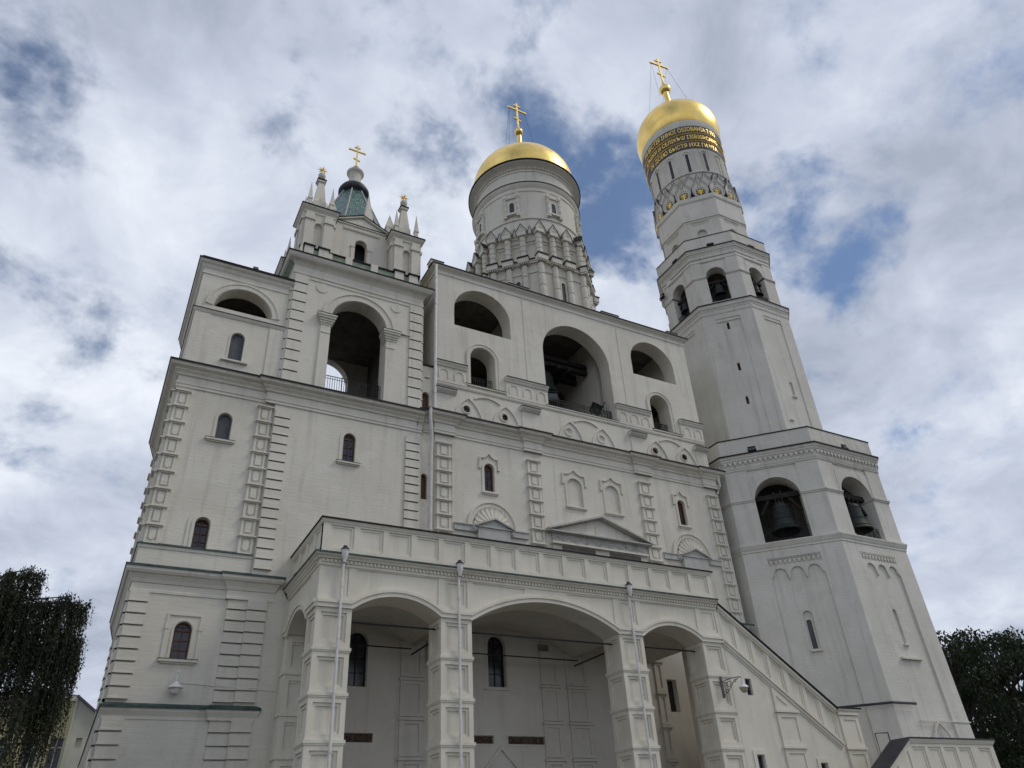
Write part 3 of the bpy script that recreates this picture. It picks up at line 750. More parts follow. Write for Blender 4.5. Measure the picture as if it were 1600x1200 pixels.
dm.lathe(DC, [(4.1, 42.5), (4.40, 42.6), (4.40, 44.60), (4.50, 44.66), (4.50, 44.80), (4.40, 44.86), (4.40, 47.75), (4.47, 47.80), (4.47, 47.9), (4.42, 47.95), (4.42, 48.2), (4.52, 48.3), (4.62, 48.5), (4.66, 48.62), (4.66, 48.68), (4.30, 48.85), (4.28, 50.2), (4.36, 50.26), (4.36, 50.36), (4.30, 50.42), (4.30, 50.62), (4.42, 50.72), (4.62, 50.86), (4.86, 50.94), (4.90, 51.0), (4.90, 51.1), (4.2, 51.2)], 96)
dt = dm
for k in range(110):
    a = 2 * math.pi * k / 110; F = Fr((DC[0] + 4.34 * math.cos(a), DC[1] + 4.34 * math.sin(a), 0), (math.cos(a), math.sin(a))); dt.box(F, -.05, .05, 50.5, 50.68, -.05, .10)
dm.build('drum', M_W, B)
dl = MB(True); dl.lathe(DC, [(4.30, 48.93), (4.70, 48.70), (4.70, 48.62), (4.665, 48.62)], 96); dl.lathe(DC, [(4.2, 51.28), (4.99, 51.16), (4.99, 51.02), (4.91, 51.01)], 96); dl.build('flashing', M_FL, B)
for k in range(8):
    a = -math.pi / 2 - R(1) + (k) * math.pi / 4; n = (math.cos(a), math.sin(a)); F = Fr((DC[0] + n[0] * 4.40, DC[1] + n[1] * 4.40, 0), n)
    ws_ = MB()
    ws_.prism(F, rect(-.42, .42, 45.45, 47.1), -.15, .07, [arch(-.20, .20, 45.6, 46.65, None, 8)])
    ws_.box(F, -.66, .66, 45.2, 45.36, -.3, .26); ws_.box(F, -.56, .56, 45.36, 45.45, -.3, .16)
    for s_ in (-1, 1):
        ws_.box(F, s_ * .54 - .14, s_ * .54 + .14, 44.98, 45.2, -.3, .24); ws_.box(F, s_ * .52 - .13, s_ * .52 + .13, 47.15, 47.5, -.3, .24)
    ws_.box(F, -.62, .62, 47.05, 47.15, -.3, .2); ws_.box(F, -.42, .42, 47.15, 47.3, -.3, .12)
    o = ws_.build('window', M_W, B)
    cc = MB(True)
    for s_ in (-1, 1):
        c = F(s_ * .52, 0, .08); cc.lathe((c.x, c.y), [(.02, 45.45), (.13, 45.46), (.13, 45.8), (.16, 45.84), (.16, 45.95), (.12, 46.0), (.12, 46.4), (.16, 46.44), (.16, 46.55), (.12, 46.6), (.12, 46.95), (.15, 47.0), (.02, 47.05)], 8)
    cc.build('window_column', M_W, o)
    gg = MB(); gg.prism(F, arch(-.20, .20, 45.6, 46.65, None, 8), -.2, .012); p_ = gg.build('pane', M_GL, o)
# narrow windows between the lower columns
for k, o_ in ((1, .02), (0, .02)):
    F = octfaces(DC, S1)[k]
    gg = MB(); gg.prism(F, arch(o_ - .17, o_ + .17, 36.6, 38.3, None, 8), -.085, -.06); ob = gg.build('window', M_GL, B)
    gf = MB(); pts = [(o_ + .17, 36.6)] + arcpts(o_ - .17, o_ + .17, 38.3, .17, 8) + [(o_ - .17, 36.6)]; gf.band(F, pts, -.12, -.0, -.085, .02); gf.build('window_surround', M_W, ob)
dome = MB(True)
Rd = 4.80; cz = 52.5
prof = [(4.50, 51.14), (4.56, 51.6), (4.58, 52.0), (4.56, 52.4)]
prof += [(4.55 * math.cos(t), 52.4 + 3.95 * math.sin(t)) for t in [R(x) for x in (8, 16, 24, 32, 40, 48, 56, 63, 70, 76)]] + [(.75, 56.5), (.42, 56.9), (.28, 57.8), (.22, 59.2), (.22, 60.0)]
dome.lathe(DC, prof, 72); dome.ball((DC[0], DC[1], 60.62), .40, 20, 12); dome.lathe(DC, [(.24, 60.1), (.30, 60.16), (.24, 60.24)], 16); dome.lathe(DC, [(.22, 60.95), (.15, 61.15), (.08, 61.5)], 16); dome.build('dome', M_AU, B)
cross(B, DC[0], DC[1], 61.3, 3.55, .93, wires=[(-.85, (DC[0] - 2.4, DC[1] - 1.5, 55.9)), (-.85, (DC[0] - .2, DC[1] + 2, 56.2)), (.85, (DC[0] + 1.2, DC[1] - 1, 56.7))])

# ================================================================ ANNEX (left building)
A = thing('annex', 'white left end building with green tiled tent roof and turrets bearing gold stars', 'church annex', (7.3, 35, 0))
YA = 35.15; FA = front(YA); XL = .86
SIDE = lambda x: Fr((x, 0, 0), (-1, 0))          # u = -y
# ---- storeys up to the main cornice
aw = MB()
aw.wall(FA, rect(XL, 5.7, 0, 23.6), [(arch(2.87, 3.58, 9.55, 11.1, None, 12), .35), (arch(2.90, 3.54, 14.36, 15.85, None, 12), .35), (arch(3.05, 3.72, 20.02, 21.5, None, 12), .25)], 1.0, mit=(1.0, 0.0))
aw.wall(FRONT, rect(5.68, 13.80, 0, 23.6), [(arch(9.42, 10.08, 19.92, 21.62, None, 12), .25), (arch(10.4, 11.38, 8.78, 11.22), .35), (rect(9.6, 11.8, 6.47, 6.85), .10), (rect(9.8, 11.5, 5.2, 5.45), .10)], 1.2)
aw.wall(SIDE(XL), rect(-44.3, -35.15, 0, 23.6), [(arch(-40.3, -39.3, 15, 17.2), .4), (arch(-40.3, -39.3, 9.4, 11.2), .4)], 1.0, mit=(0.0, 1.0))
aw.wall(Fr((XL + .15, 0, 0), (-1, 0)), rect(-54.5, -44.3, 0, 7.6), [], 1.0)
aw.build('wall', M_W, A)
def cyc(z, o, sc_): return COR(z, o, sc_)
c1 = MB(); P1 = [(XL, 44.3), (XL, YA), (5.2, YA), (5.2, 35.0), (13.9, 35.0)]; c1.sweep(COR(23.78, .55), P1); c1.build('main_cornice', M_W, A); lip(P1, .55, 23.78, A)
P2 = [(XL, 44.3), (XL, YA), (4.75, YA), (4.75, 35.0), (6.75, 35.0), (6.75, 35.3)]
c2 = MB(); c2.sweep([(0, 12.2), (.04, 12.2), (.04, 12.3), (.012, 12.34), (.012, 12.6), (.06, 12.62), (.10, 12.75), (.22, 12.95), (.30, 12.98), (.36, 13.08), (.38, 13.28)], P2); c2.build('middle_cornice', M_W, A); lip(P2, .38, 13.28, A, M_GR)
P3 = [(XL, 54.5), (XL, YA), (4.75, YA), (4.75, 35.0), (6.62, 35.0), (6.62, 35.3)]
c3 = MB(); c3.sweep([(0, 7.2), (.03, 7.2), (.03, 7.32), (.05, 7.36), (.12, 7.5), (.15, 7.68)], P3); c3.build('lower_cornice', M_W, A); lip(P3, .15, 7.68, A, M_GR)
c4 = MB(); P4 = [(XL, 44.3), (XL, YA), (5.6, YA)]; c4.sweep([(0, 13.4), (.06, 13.4), (.06, 14.1), (.10, 14.14), (.13, 14.3), (0, 14.33)], P4); c4.build('sill_course', M_W, A); lip(P4, .13, 14.30, A, M_GR, th=.05)
# quoins and boss pilasters
q1 = MB(); bosses(q1, FA, .90, 1.55, 14.35, 22.3, 9, .09); bosses(q1, SIDE(XL), -35.85, -35.15, 14.35, 22.3, 9, .09); bosses(q1, SIDE(XL), -44.2, -43.4, 14.35, 22.3, 9, .09); q1.build('pilaster', M_W, A)
q2 = MB(); bosses(q2, FA, 4.88, 5.58, 14.35, 22.3, 9, .09); q2.build('pilaster', M_W, A)
q3 = MB(); quoins(q3, FRONT, 5.72, 6.50, 13.6, 22.2, 17, .07); q3.build('quoin_column', M_W, A)
q4 = MB(); quoins(q4, FRONT, 12.93, 13.72, 13.6, 22.2, 17, .07); q4.build('quoin_column', M_W, A)
q5 = MB(); quoins(q5, FA, .88, 1.62, 7.85, 12.2, 9, .07); quoins(q5, SIDE(XL), -35.9, -35.15, 7.85, 12.2, 9, .07); quoins(q5, FA, .88, 1.66, .2, 7.2, 14, .08); quoins(q5, SIDE(XL), -35.9, -35.15, .2, 7.2, 14, .08); quoins(q5, SIDE(XL), -44.2, -43.4, 7.85, 12.2, 9, .07)
q5.build('quoin_column', M_W, A)
q6 = MB(); quoins(q6, FA, 4.85, 5.68, 7.85, 12.2, 9, .09); quoins(q6, FRONT, 5.68, 6.52, 7.85, 12.2, 9, .07); quoins(q6, FA, 4.85, 5.68, .2, 7.2, 14, .09); quoins(q6, FRONT, 5.68, 6.5, .2, 7.2, 14, .07); q6.build('quoin_column', M_W, A)
# windows
window(FA, A, 2.87, 3.58, 9.55, 11.1, .25); window(FA, A, 2.90, 3.54, 14.36, 15.85, .25); window(FA, A, 3.05, 3.72, 20.02, 21.5, .18, mat=M_SH, bars=False, glass=M_SH)
window(FRONT, A, 9.42, 10.08, 19.92, 21.62, .16); window(FRONT, A, 10.4, 11.38, 8.78, 11.22, .3, mat=M_IR)
wt = MB()
def surround(mb, F, x0, x1, z0, zt, w0=.16, d=.05):
    pts = [(x1, z0)] + arcpts(x0, x1, zt, (x1 - x0) / 2, 14) + [(x0, z0)]; mb.band(F, pts, -w0, -.02, 0, d)
wt.band(FA, [(2.55, 9.55), (2.55, 11.38), (3.90, 11.38), (3.90, 9.55)], -.045, .045, 0, .05)
for x in (2.55, 3.90): wt.box(FA, x - .07, x + .07, 10.75, 10.95, 0, .07)
surround(wt, FA, 2.87, 3.58, 9.55, 11.1, .10, .04); surround(wt, FA, 2.90, 3.54, 14.36, 15.85, .32, .05); surround(wt, FA, 2.90, 3.54, 14.36, 15.85, .14, .09); surround(wt, FA, 3.05, 3.72, 20.02, 21.5, .14, .04)
surround(wt, FRONT, 9.42, 10.08, 19.92, 21.62, .20, .03)
for F, a, b, z in ((FA, 2.45, 3.98, 9.52), (FA, 2.62, 4.0, 19.98), (FRONT, 9.12, 10.38, 19.88)): wt.box(F, a, b, z - .10, z, 0, .16); wt.box(F, a + .08, b - .08, z - .17, z - .10, 0, .08)
wt.build('window_surround', M_W, A)
wf = MB()
for F, a, b, z in ((FA, 2.45, 3.98, 9.52), (FA, 2.62, 4.0, 19.98), (FRONT, 9.12, 10.38, 19.88)): wf.box(F, a - .02, b + .02, z + .002, z + .02, 0, .175)
wf.build('flashing', M_GR, A)
cbl = MB(); cbl.tube([(3.3, YA - .03, 8.62), (4.0, YA - .03, 8.60), (4.86, YA - .03, 8.55), (4.87, YA - .13, 8.55), (6.5, 34.87, 8.48), (6.56, 34.96, 8.46), (7.4, 34.96, 8.42)], .013, 5); cbl.build('cable', M_PI, A)
# ---- upper left block with the lunette
YU = 35.15; FUL = front(YU)
ub = MB()
ub.wall(FUL, rect(.92, 5.72, 23.5, 30.5), [(arch(1.75, 4.85, 27.92, 29.46, 1.54, 20), None), (arch(2.95, 3.64, 24.72, 26.5, None, 12), .2)], .8, mit=(1.0, 0.0))
ub.wall(SIDE(.92), rect(-43.4, -35.15, 23.5, 30.5), [(arch(-41, -39.8, 25, 27), .4)], .8, mit=(0.0, 1.0))
ub.box(FUL, 5.0, 5.7, 23.5, 30.5, -8.2, -.9)
ub.build('upper_wall', M_W, A)
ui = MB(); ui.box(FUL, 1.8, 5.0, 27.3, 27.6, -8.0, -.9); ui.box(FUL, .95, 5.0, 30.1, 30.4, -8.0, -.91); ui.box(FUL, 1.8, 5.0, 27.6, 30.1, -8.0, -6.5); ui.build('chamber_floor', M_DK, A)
pul = [(.92, 43.4), (.92, YU), (5.78, YU)]
ul = MB()
ul.sweep([(0, 29.95), (.05, 29.97), (.05, 30.08), (.02, 30.12), (.02, 30.3), (.10, 30.42), (.16, 30.55), (.26, 30.62), (.32, 30.72), (.34, 30.82)], pul)
ul.sweep([(0, 27.32), (.04, 27.34), (.10, 27.44), (.12, 27.54), (0, 27.58)], pul)
for a, b in ((4.85, 5.7),): ul.box(FUL, a, b, 23.6, 27.3, 0, .05)
ul.box(FUL, .92, 1.75, 23.6, 27.3, 0, .05)
pts = arcpts(1.75, 4.85, 29.46, 1.50, 20); ul.band(FUL, pts, -.34, -.03, 0, .05); ul.band(FUL, pts, -.42, -.30, 0, .09)
surround(ul, FUL, 2.95, 3.64, 24.72, 26.5, .10, .035); ul.box(FUL, 2.62, 3.97, 24.58, 24.68, 0, .16)
ul.build('relief_band', M_W, A); lip(pul, .34, 30.82, A, th=.09); lip(pul, .12, 27.54, A, th=.03)
up_ = MB(); up_.sweep([(-.25, 30.9), (-.25, 31.2), (-.6, 31.25)], [(.92, 43.4), (.92, YU), (5.5, YU)]); up_.box(FUL, 1.2, 5.6, 30.85, 31.2, -.9, -.26); up_.build('parapet', M_W, A); lip([(1.0, 43.4), (1.0, YU + .1), (5.6, YU + .1)], -.1, 31.2, A, th=.08, back=-.5)
window(FUL, A, 2.95, 3.64, 24.72, 26.5, .14, mat=M_SH, bars=False, glass=M_SH)
rr = MB(); rr.add([(.7, 34.9, 31.0), (5.8, 34.9, 31.0), (5.8, 43.6, 31.3), (.7, 43.6, 31.3)], [(0, 1, 2, 3)]); rr.build('roof', M_BK, A)
# ---- belfry storey of the annex with the tall arch
tb = MB(); x0, x1 = 5.72, 13.80
tb.wall(FRONT, rect(x0, x1, 23.5, 32.0), [(arch(8.12, 11.48, 24.1, 30.66, 1.68, 24), None)], 1.0, mit=1.0)
back = Fr((0, 43.2, 0), (0, 1)); tb.wall(back, rect(-x1, -x0, 23.5, 32.0), [(arch(-11.45, -8.15, 28.4, 31.4, 1.6, 24), None)], .6)
tb.wall(SIDE(x0), rect(-43.2, -35.0, 23.5, 32.0), [(arch(-40.7, -37.5, 25.5, 30.2, 1.6, 12), .3)], .9, mit=(0.0, 1.0))
tb.wall(Fr((x1, 0, 0), (1, 0)), rect(35.0, 43.2, 23.5, 32.0), [(arch(37.5, 40.7, 25.5, 30.2, 1.6, 12), .3)], .9, mit=(1.0, 0.0))
tb.build('arch_storey', M_W, A)
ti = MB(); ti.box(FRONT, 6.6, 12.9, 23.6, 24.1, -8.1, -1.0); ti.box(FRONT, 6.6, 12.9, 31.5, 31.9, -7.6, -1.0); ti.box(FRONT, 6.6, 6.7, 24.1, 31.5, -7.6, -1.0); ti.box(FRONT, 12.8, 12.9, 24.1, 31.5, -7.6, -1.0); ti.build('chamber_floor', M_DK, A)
tq = MB(); quoins(tq, FRONT, 5.78, 6.55, 24.0, 31.55, 11, .06); quoins(tq, SIDE(x0), -35.75, -35.02, 24.0, 31.55, 11, .06); tq.build('quoin_column', M_W, A)
tq = MB(); quoins(tq, FRONT, 12.96, 13.74, 24.0, 31.55, 11, .06); quoins(tq, Fr((x1, 0, 0), (1, 0)), 35.02, 35.7, 24.0, 31.55, 11, .06); tq.build('quoin_column', M_W, A)
tr = MB()
pts = [(11.48, 28.98)] + arcpts(8.12, 11.48, 30.66, 1.68, 24) + [(8.12, 28.98)]
tr.band(FRONT, pts, -.45, -.03, 0, .05); tr.band(FRONT, pts, -.56, -.42, 0, .11); tr.band(FRONT, pts, -.16, -.02, 0, .08)
for a, b in ((7.55, 8.12), (11.48, 12.05)):
    tr.box(FRONT, a, b, 24.1, 28.3, 0, .10)
    tr.sweep([(.10, 27.75), (.14, 27.77), (.14, 27.85), (.10, 27.87)], [(a, 35), (b, 35)]); 
    for z0_, z1_, d, e_ in ((28.3, 28.42, .14, .04), (28.42, 28.55, .20, .10), (28.55, 28.70, .26, .16), (28.70, 28.84, .34, .22), (28.84, 28.96, .40, .27)):
        tr.box(FRONT, a - e_, b + e_, z0_, z1_, -.5, d)
for x in (7.42, 12.06): tr.prism(FRONT, circ(x, 30.98, .34, 20), 0, .05)
tr.box(FRONT, 6.7, 12.9, 31.38, 31.45, 0, .05)
tr.build('arch_trim', M_W, A)
tf = MB()
for a, b in ((7.55, 8.12), (11.48, 12.05)): tf.box(FRONT, a - .29, b + .29, 28.965, 28.99, -.5, .42)
tf.build('flashing', M_FL, A)
pt = [(x0, 43.2), (x0, 35), (x1, 35), (x1, 43.2)]
tcn = MB(); tcn.sweep([(0, 31.62), (.06, 31.64), (.06, 31.74), (.03, 31.78), (.03, 32.2), (.12, 32.34), (.20, 32.42), (.42, 32.52), (.50, 32.62), (.55, 32.72), (.57, 32.85)], pt); tcn.build('cornice', M_W, A); lip(pt, .57, 32.85, A, th=.09)
tso = MB(); tso.sweep([(.05, 32.26), (.46, 32.56)], pt[:2]); tso.build('patina_soffit', M_PAT, A)
railing(front(35.5), A, 8.12, 11.48, 24.1, 1.25)
dc_ = MB(); dc_.box(FRONT, 6.0, 13.5, 32.7, 32.9, -8.0, 0); dc_.build('terrace', M_BK, A)
# ---- balustrade
bl_ = MB(); bp_ = MB(); bf_ = MB()
posts = [(5.86, 6.0), (6.10, 6.66), (6.98, 7.58), (8.66, 9.10), (10.30, 10.76), (11.9, 12.5), (12.86, 13.45)]
FB = front(35.12)
bp_.box(FB, 5.86, 13.6, 32.9, 33.15, -.3, .0)
bp_.box(FB, 5.9, 13.55, 33.1, 34.0, -.16, -.08)
for a, b in posts: bl_.box(FB, a, b, 33.0, 34.06, -.3, .08)
for a, b in ((6.02, 6.74), (6.90, 7.66), (11.8, 12.6), (12.78, 13.6)): bf_.box(FB, a, b, 34.06, 34.16, -.36, .16)
bf_.box(FB, 5.8, 13.6, 33.96, 34.04, -.3, .02)
bl_.box(FB, 7.58, 7.85, 33.0, 33.96, -.25, 0)
SB = SIDE(5.86)
bp_.box(SB, -43.0, -35.2, 33.0, 34.0, -.2, -.08); bl_.box(SB, -35.9, -35.3, 33.0, 34.0, -.3, .04); bl_.box(SB, -43, -42.2, 33.0, 34.0, -.3, .04); bf_.box(SB, -43, -35.2, 33.96, 34.04, -.3, .04)
bl_.build('post', M_W, A); bp_.build('balustrade', M_PAT, A); bf_.build('flashing', M_FL, A)
# ---- the octagon-ish body with gables, and the tent
bd = MB(); FG = front(36.2)
bd.wall(FG, [(7.95, 32.9), (11.75, 32.9), (11.75, 38.0), (9.85, 38.86), (7.95, 38.0)], [(arch(9.48, 10.28, 33.2, 36.85, None, 14), None)], .45)
bd.prism(FG, [(8.35, 38.08), (11.35, 38.08), (9.85, 38.66)], 0, .03)
bd.box(FG, 8.62, 11.08, 37.45, 37.75, 0, .04)
for k in range(22): bd.box(FG, 8.68 + k * .11, 8.74 + k * .11, 37.47, 37.68, .04, .09)
bd.box(FG, 9.22, 9.42, 33.0, 36.05, 0, .06); bd.box(FG, 10.34, 10.54, 33.0, 36.05, 0, .06); bd.box(FG, 9.18, 9.46, 36.05, 36.2, 0, .10); bd.box(FG, 10.30, 10.58, 36.05, 36.2, 0, .10)
bd.band(FG, [(7.7, 37.86), (9.85, 38.92), (12.0, 37.86)], -.06, .06, -.1, .16)
bd.box(FG, 8.2, 11.5, 37.88, 37.96, 0, .10)
bd.box(FRONT, 6.6, 13.0, 32.9, 38.0, -6.9, -3.2); bd.box(FRONT, 6.62, 9.0, 32.9, 37.95, -3.2, -2.2); bd.box(FRONT, 10.8, 12.98, 32.9, 37.95, -3.2, -2.2)
bd.wall(SIDE(6.6), [(-41, 32.9), (-37.2, 32.9), (-37.2, 38), (-39.1, 38.86), (-41, 38)], [(arch(-39.5, -38.7, 33.2, 36.85, None, 10), .3)], .8)
bd.build('tent_base', M_W, A)
bg_ = MB(); bg_.box(FG, 9.02, 10.78, 33.0, 37.6, -.9, -.8); bg_.build('dark_backing', M_IR, A)  # dark sheet standing in for the shade inside the doorway
bfl = MB(); bfl.band(FG, [(7.66, 37.93), (9.85, 39.0), (12.04, 37.93)], -.025, .03, -.2, .20); bfl.band(FG, [(8.2, 38.0), (11.5, 38.0)], -.02, .02, 0, .13); bfl.build('flashing', M_FL, A)
TCx, TCy = 9.8, 39.1
tent = MB(); tent.lathe((TCx, TCy), [(2.93, 38.72), (1.88, 41.2), (.78, 43.95)], 8, math.pi / 8); to = tent.build('tent_roof', M_TL, A)
rb_ = MB()
for k in range(8):
    a = math.pi / 8 + k * math.pi / 4; rb_.tube([(TCx + r_ * math.cos(a), TCy + r_ * math.sin(a), z) for r_, z in ((2.96, 38.75), (1.91, 41.2), (.80, 43.95))], .055, 6)
rb_.build('pale_rib', M_G, to)
ck = MB(True); ck.lathe((TCx, TCy), [(.7, 43.55), (1.02, 43.75), (1.12, 43.9), (1.12, 44.12), (.98, 44.4), (.66, 44.75), (.5, 44.85)], 40); ck.build('black_collar', M_BK, A)
cu = MB(True); cu.lathe((TCx, TCy), [(.48, 44.7), (.45, 45.2), (.45, 45.75), (.51, 45.95), (.60, 46.03), (.64, 46.1), (.64, 46.22), (.56, 46.30), (.3, 46.4)], 36); cu.build('lantern', M_W, A)
cg = MB(True); cg.lathe((TCx, TCy), [(.26, 46.42), (.27, 46.62), (.18, 46.75), (.24, 46.8), (.14, 46.95), (.06, 47.1)], 16); cg.build('gilded_foot', M_AU, A)
cross(A, TCx, TCy, 47.0, 2.35, .60)
# ---- corner turrets with their spires and stars
def turret(cx, cy, P):
    t = MB(); Fc = [Fr((cx, cy, 0) if False else (cx + n[0] * .92, cy + n[1] * .92, 0), n) for n in ((0, -1), (-1, 0), (1, 0), (0, 1))]
    for F in Fc:
        c = Vector((cx, cy, 0)); u0 = (c - F.o).dot(F.u)
        t.wall(F, rect(u0 - .92, u0 + .92, 32.9, 37.3), [(arch(u0 - .24, u0 + .24, 34.2, 36.4, None, 10), .16)], .3, mit=1.0)
        for s_ in (-1, 1):
            t.box(F, u0 + s_ * .60 - .27, u0 + s_ * .60 + .27, 33.0, 36.5, 0, .12); t.box(F, u0 + s_ * .60 - .33, u0 + s_ * .60 + .33, 36.5, 36.72, 0, .20); t.box(F, u0 + s_ * .60 - .26, u0 + s_ * .60 + .26, 36.72, 37.2, 0, .13)
        pts = [(u0 + .24, 36.0)] + arcpts(u0 - .24, u0 + .24, 36.4, .24, 8) + [(u0 - .24, 36.0)]; t.band(F, pts, -.09, -.01, 0, .04)
    sq = [(cx - .92, cy + .92), (cx - .92, cy - .92), (cx + .92, cy - .92), (cx + .92, cy + .92)]
    t.sweep([(0, 37.1), (.06, 37.14), (.08, 37.3), (.20, 37.42), (.26, 37.5), (.28, 37.62), (-.3, 37.7)], sq, True)
    t.box(Fr((cx, cy, 0), (0, -1)), -.92, .92, 37.5, 37.72, -.92, .92)
    o = t.build('turret', M_W, P)
    l_ = MB(); l_.sweep([(0, 37.78), (.32, 37.66), (.32, 37.58), (.285, 37.58)], sq, True); l_.build('flashing', M_FL, o)
    s_ = MB(); Fm = Fr((cx, cy, 0), (0, -1))
    s_.lathe((cx, cy), [(.62, 37.7), (.60, 38.9), (.52, 39.1), (.24, 41.0)], 4, math.pi / 4)
    for n in ((0, -1), (-1, 0), (1, 0)):
        F = Fr((cx + n[0] * .44, cy + n[1] * .44, 0), n); s_.wall(F, [(-.32, 37.7), (.32, 37.7), (.32, 38.75), (0, 39.15), (-.32, 38.75)], [(arch(-.15, .15, 37.9, 38.6, None, 6), .05)], .2, 0.0)
    for a, b in ((-.72, -.72), (.72, -.72), (-.72, .72), (.72, .72)):
        s_.lathe((cx + a, cy + b), [(.17, 37.7), (.17, 38.45), (.23, 38.5), (.23, 38.6), (.19, 38.65), (.01, 40.15)], 4, math.pi / 4)
    s_.box(Fm, -.26, .26, 40.95, 41.12, -.26, .26)
    s_.build('spire', M_W, o)
    l2 = MB(); l2.box(Fm, -.31, .31, 41.12, 41.20, -.31, .31); l2.build('flashing', M_FL, o)
    k_ = MB(True); k_.lathe((cx, cy), [(.10, 41.2), (.09, 41.4), (.16, 41.5), (.24, 41.62), (.25, 41.8), (.18, 41.95), (.12, 42.0)], 14); k_.build('knob', M_W, o)
    st_ = MB()
    for j in range(8):
        a = j * math.pi / 4; F = Fr((cx, cy, 42.32), (0, -1))
        d1 = Vector((math.cos(a), 0, math.sin(a))); p = Vector((-d1.z, 0, d1.x)); c = Vector((cx, cy, 42.3))
        st_.add([c + p * .09, c - p * .09, c + d1 * .40, c + Vector((0, -.07, 0)), c + Vector((0, .07, 0))], [(0, 2, 3), (3, 2, 1), (0, 4, 2), (4, 1, 2)])
        if j % 2 == 0:
            d2 = Vector((0, math.cos(a), math.sin(a))); p2 = Vector((0, -d2.z, d2.y)); st_.add([c + p2 * .09, c - p2 * .09, c + d2 * .38, c + Vector((-.07, 0, 0)), c + Vector((.07, 0, 0))], [(0, 2, 3), (3, 2, 1), (0, 4, 2), (4, 1, 2)])
    st_.ball((cx, cy, 42.3), .11, 10, 6); st_.lathe((cx, cy), [(.10, 41.98), (.05, 42.2)], 8); st_.build('star', M_AU2, o)
for cx, cy in ((6.85, 36.35), (12.75, 36.35), (6.85, 42.0), (12.75, 42.0)): turret(cx, cy, A)
sp = MB()
for x, y in ((10.25, 36.5), (11.85, 36.6), (7.75, 36.6)): sp.lathe((x, y), [(.40, 38.4), (.40, 38.9), (.44, 39.0), (.01, 41.6 if x == 10.25 else 40.4)], 4, math.pi / 4)
sp.build('spire', M_W, A)

# ================================================================ PORCH
Q = thing('porch', 'white arcaded porch with panelled square pillars and sloping stair wall in front of the belfry', 'porch', (18, 29.8, 0))
YP = 29.8; FP = front(YP)
PILS = [(7.47, 8.93), (12.84, 14.28), (22.07, 23.49), (27.2, 28.58)]
ARC = [(8.93, 12.84, 11.32, .64), (14.28, 22.07, 11.76, 1.10), (23.49, 27.2, 11.29, .62)]
BZ = [10.66, 9.06, 7.40, 5.76, 4.12, 2.46, .8]
pwall = MB()
outer = [(7.47, 10.66), (8.93, 10.66)]
for (a, b, zt, rise) in ARC:
    outer += arcpts(a, b, zt, rise, 24)[::-1][0:] if outer[-1] != (a, 10.66) else arcpts(a, b, zt, rise, 24)[::-1][1:]
    outer += [(b + 1.40, 10.66)] if False else []
    nxt = [p for p in PILS if abs(p[0] - b) < .02][0]; outer.append((nxt[1], 10.66))
outer = [p for i, p in enumerate(outer) if i == 0 or (abs(p[0] - outer[i - 1][0]) + abs(p[1] - outer[i - 1][1])) > 1e-4]
outer += [(28.58, 12.6), (7.47, 12.6)]
pan = []
for a, b in ((7.67, 8.70), (13.03, 14.10), (22.28, 23.28), (27.40, 28.40)): pan.append((rect(a, b, 11.16, 12.33), .05, [(rect(a + .14, b - .14, 11.3, 12.19), .04)]))
for (a, b, zt, rise) in ARC:
    if zt < 11.5:
        low = arcpts(a + .12, b - .12, zt + .40, rise * .95, 16)
        pan.append(([(a + .1, 12.33)] + low[::-1] + [(b - .1, 12.33)], .05))
    else:
        low = [p for p in arcpts(a + .12, b - .12, zt + .42, rise, 40)]
        L = [p for p in low if p[0] < a + 2.75][::-1]; Rr = [p for p in low if p[0] > b - 2.75][::-1]
        pan.append(([(a + .1, 12.33)] + L + [(a + 2.75, 12.30)], .05)); pan.append(([(b - 2.75, 12.30)] + Rr + [(b - .1, 12.33)], .05))
outer = [(7.476, z) if x == 7.47 else (x, z) for x, z in outer]
pwall.wall(FP, outer, pan, 1.3)
# left end wall with its arch
FS = SIDE(7.47)
ol = [(-35.0, 10.66), (-34.35, 10.66)] + arcpts(-34.35, -31.1, 11.25, .72, 18)[::-1][1:-1] + [(-31.1, 10.66), (-29.82, 10.66), (-29.82, 12.6), (-35.0, 12.6)]
pwall.wall(FS, ol, [(rect(-30.95, -30.0, 11.16, 12.33), .05), ([(-34.8, 12.33), (-34.8, 11.5)] + arcpts(-34.3, -31.2, 11.62, .6, 10)[::-1] + [(-31.15, 12.33)], .05)], 1.2)
pwall.build('wall', M_P, Q)
def pillar(a, b, y0=YP, dep=1.35, sides=True, trim=0.0):
    m = MB(); F = front(y0)
    for i in range(len(BZ) - 1):
        z1, z0 = BZ[i], BZ[i + 1]; z1_ = z1 - (.12 if i else 0)
        FL = Fr((a, 0, 0), (-1, 0)); FRt = Fr((b, 0, 0), (1, 0)); FBk = Fr((0, y0 + dep, 0), (0, 1))
        for G, u0, u1 in ((F, a, b), (FL, -(y0 + dep), -y0), (FRt, y0, y0 + dep), (FBk, -b, -a)):
            m.wall(G, rect(u0, u1, z0 + .06, z1_), [(rect(u0 + .20, u1 - .20, z0 + .26, z1_ - .18), .06, [(rect(u0 + .31, u1 - .31, z0 + .36, z1_ - .30), .055)])], .12, mit=1.0)
        m.box(F, a - .055, b + .055, z0 - .06, z0 + .06, -dep - .055, .055)
        m.box(F, a - .03, b + .03, z0 - .12, z0 - .06, -dep - .03, .03)
    m.box(F, a - .12, b + .12, 0, .72, -dep - .12, .12)
    return m.build('pillar', M_P, Q)
for a, b in PILS: pillar(a, b)
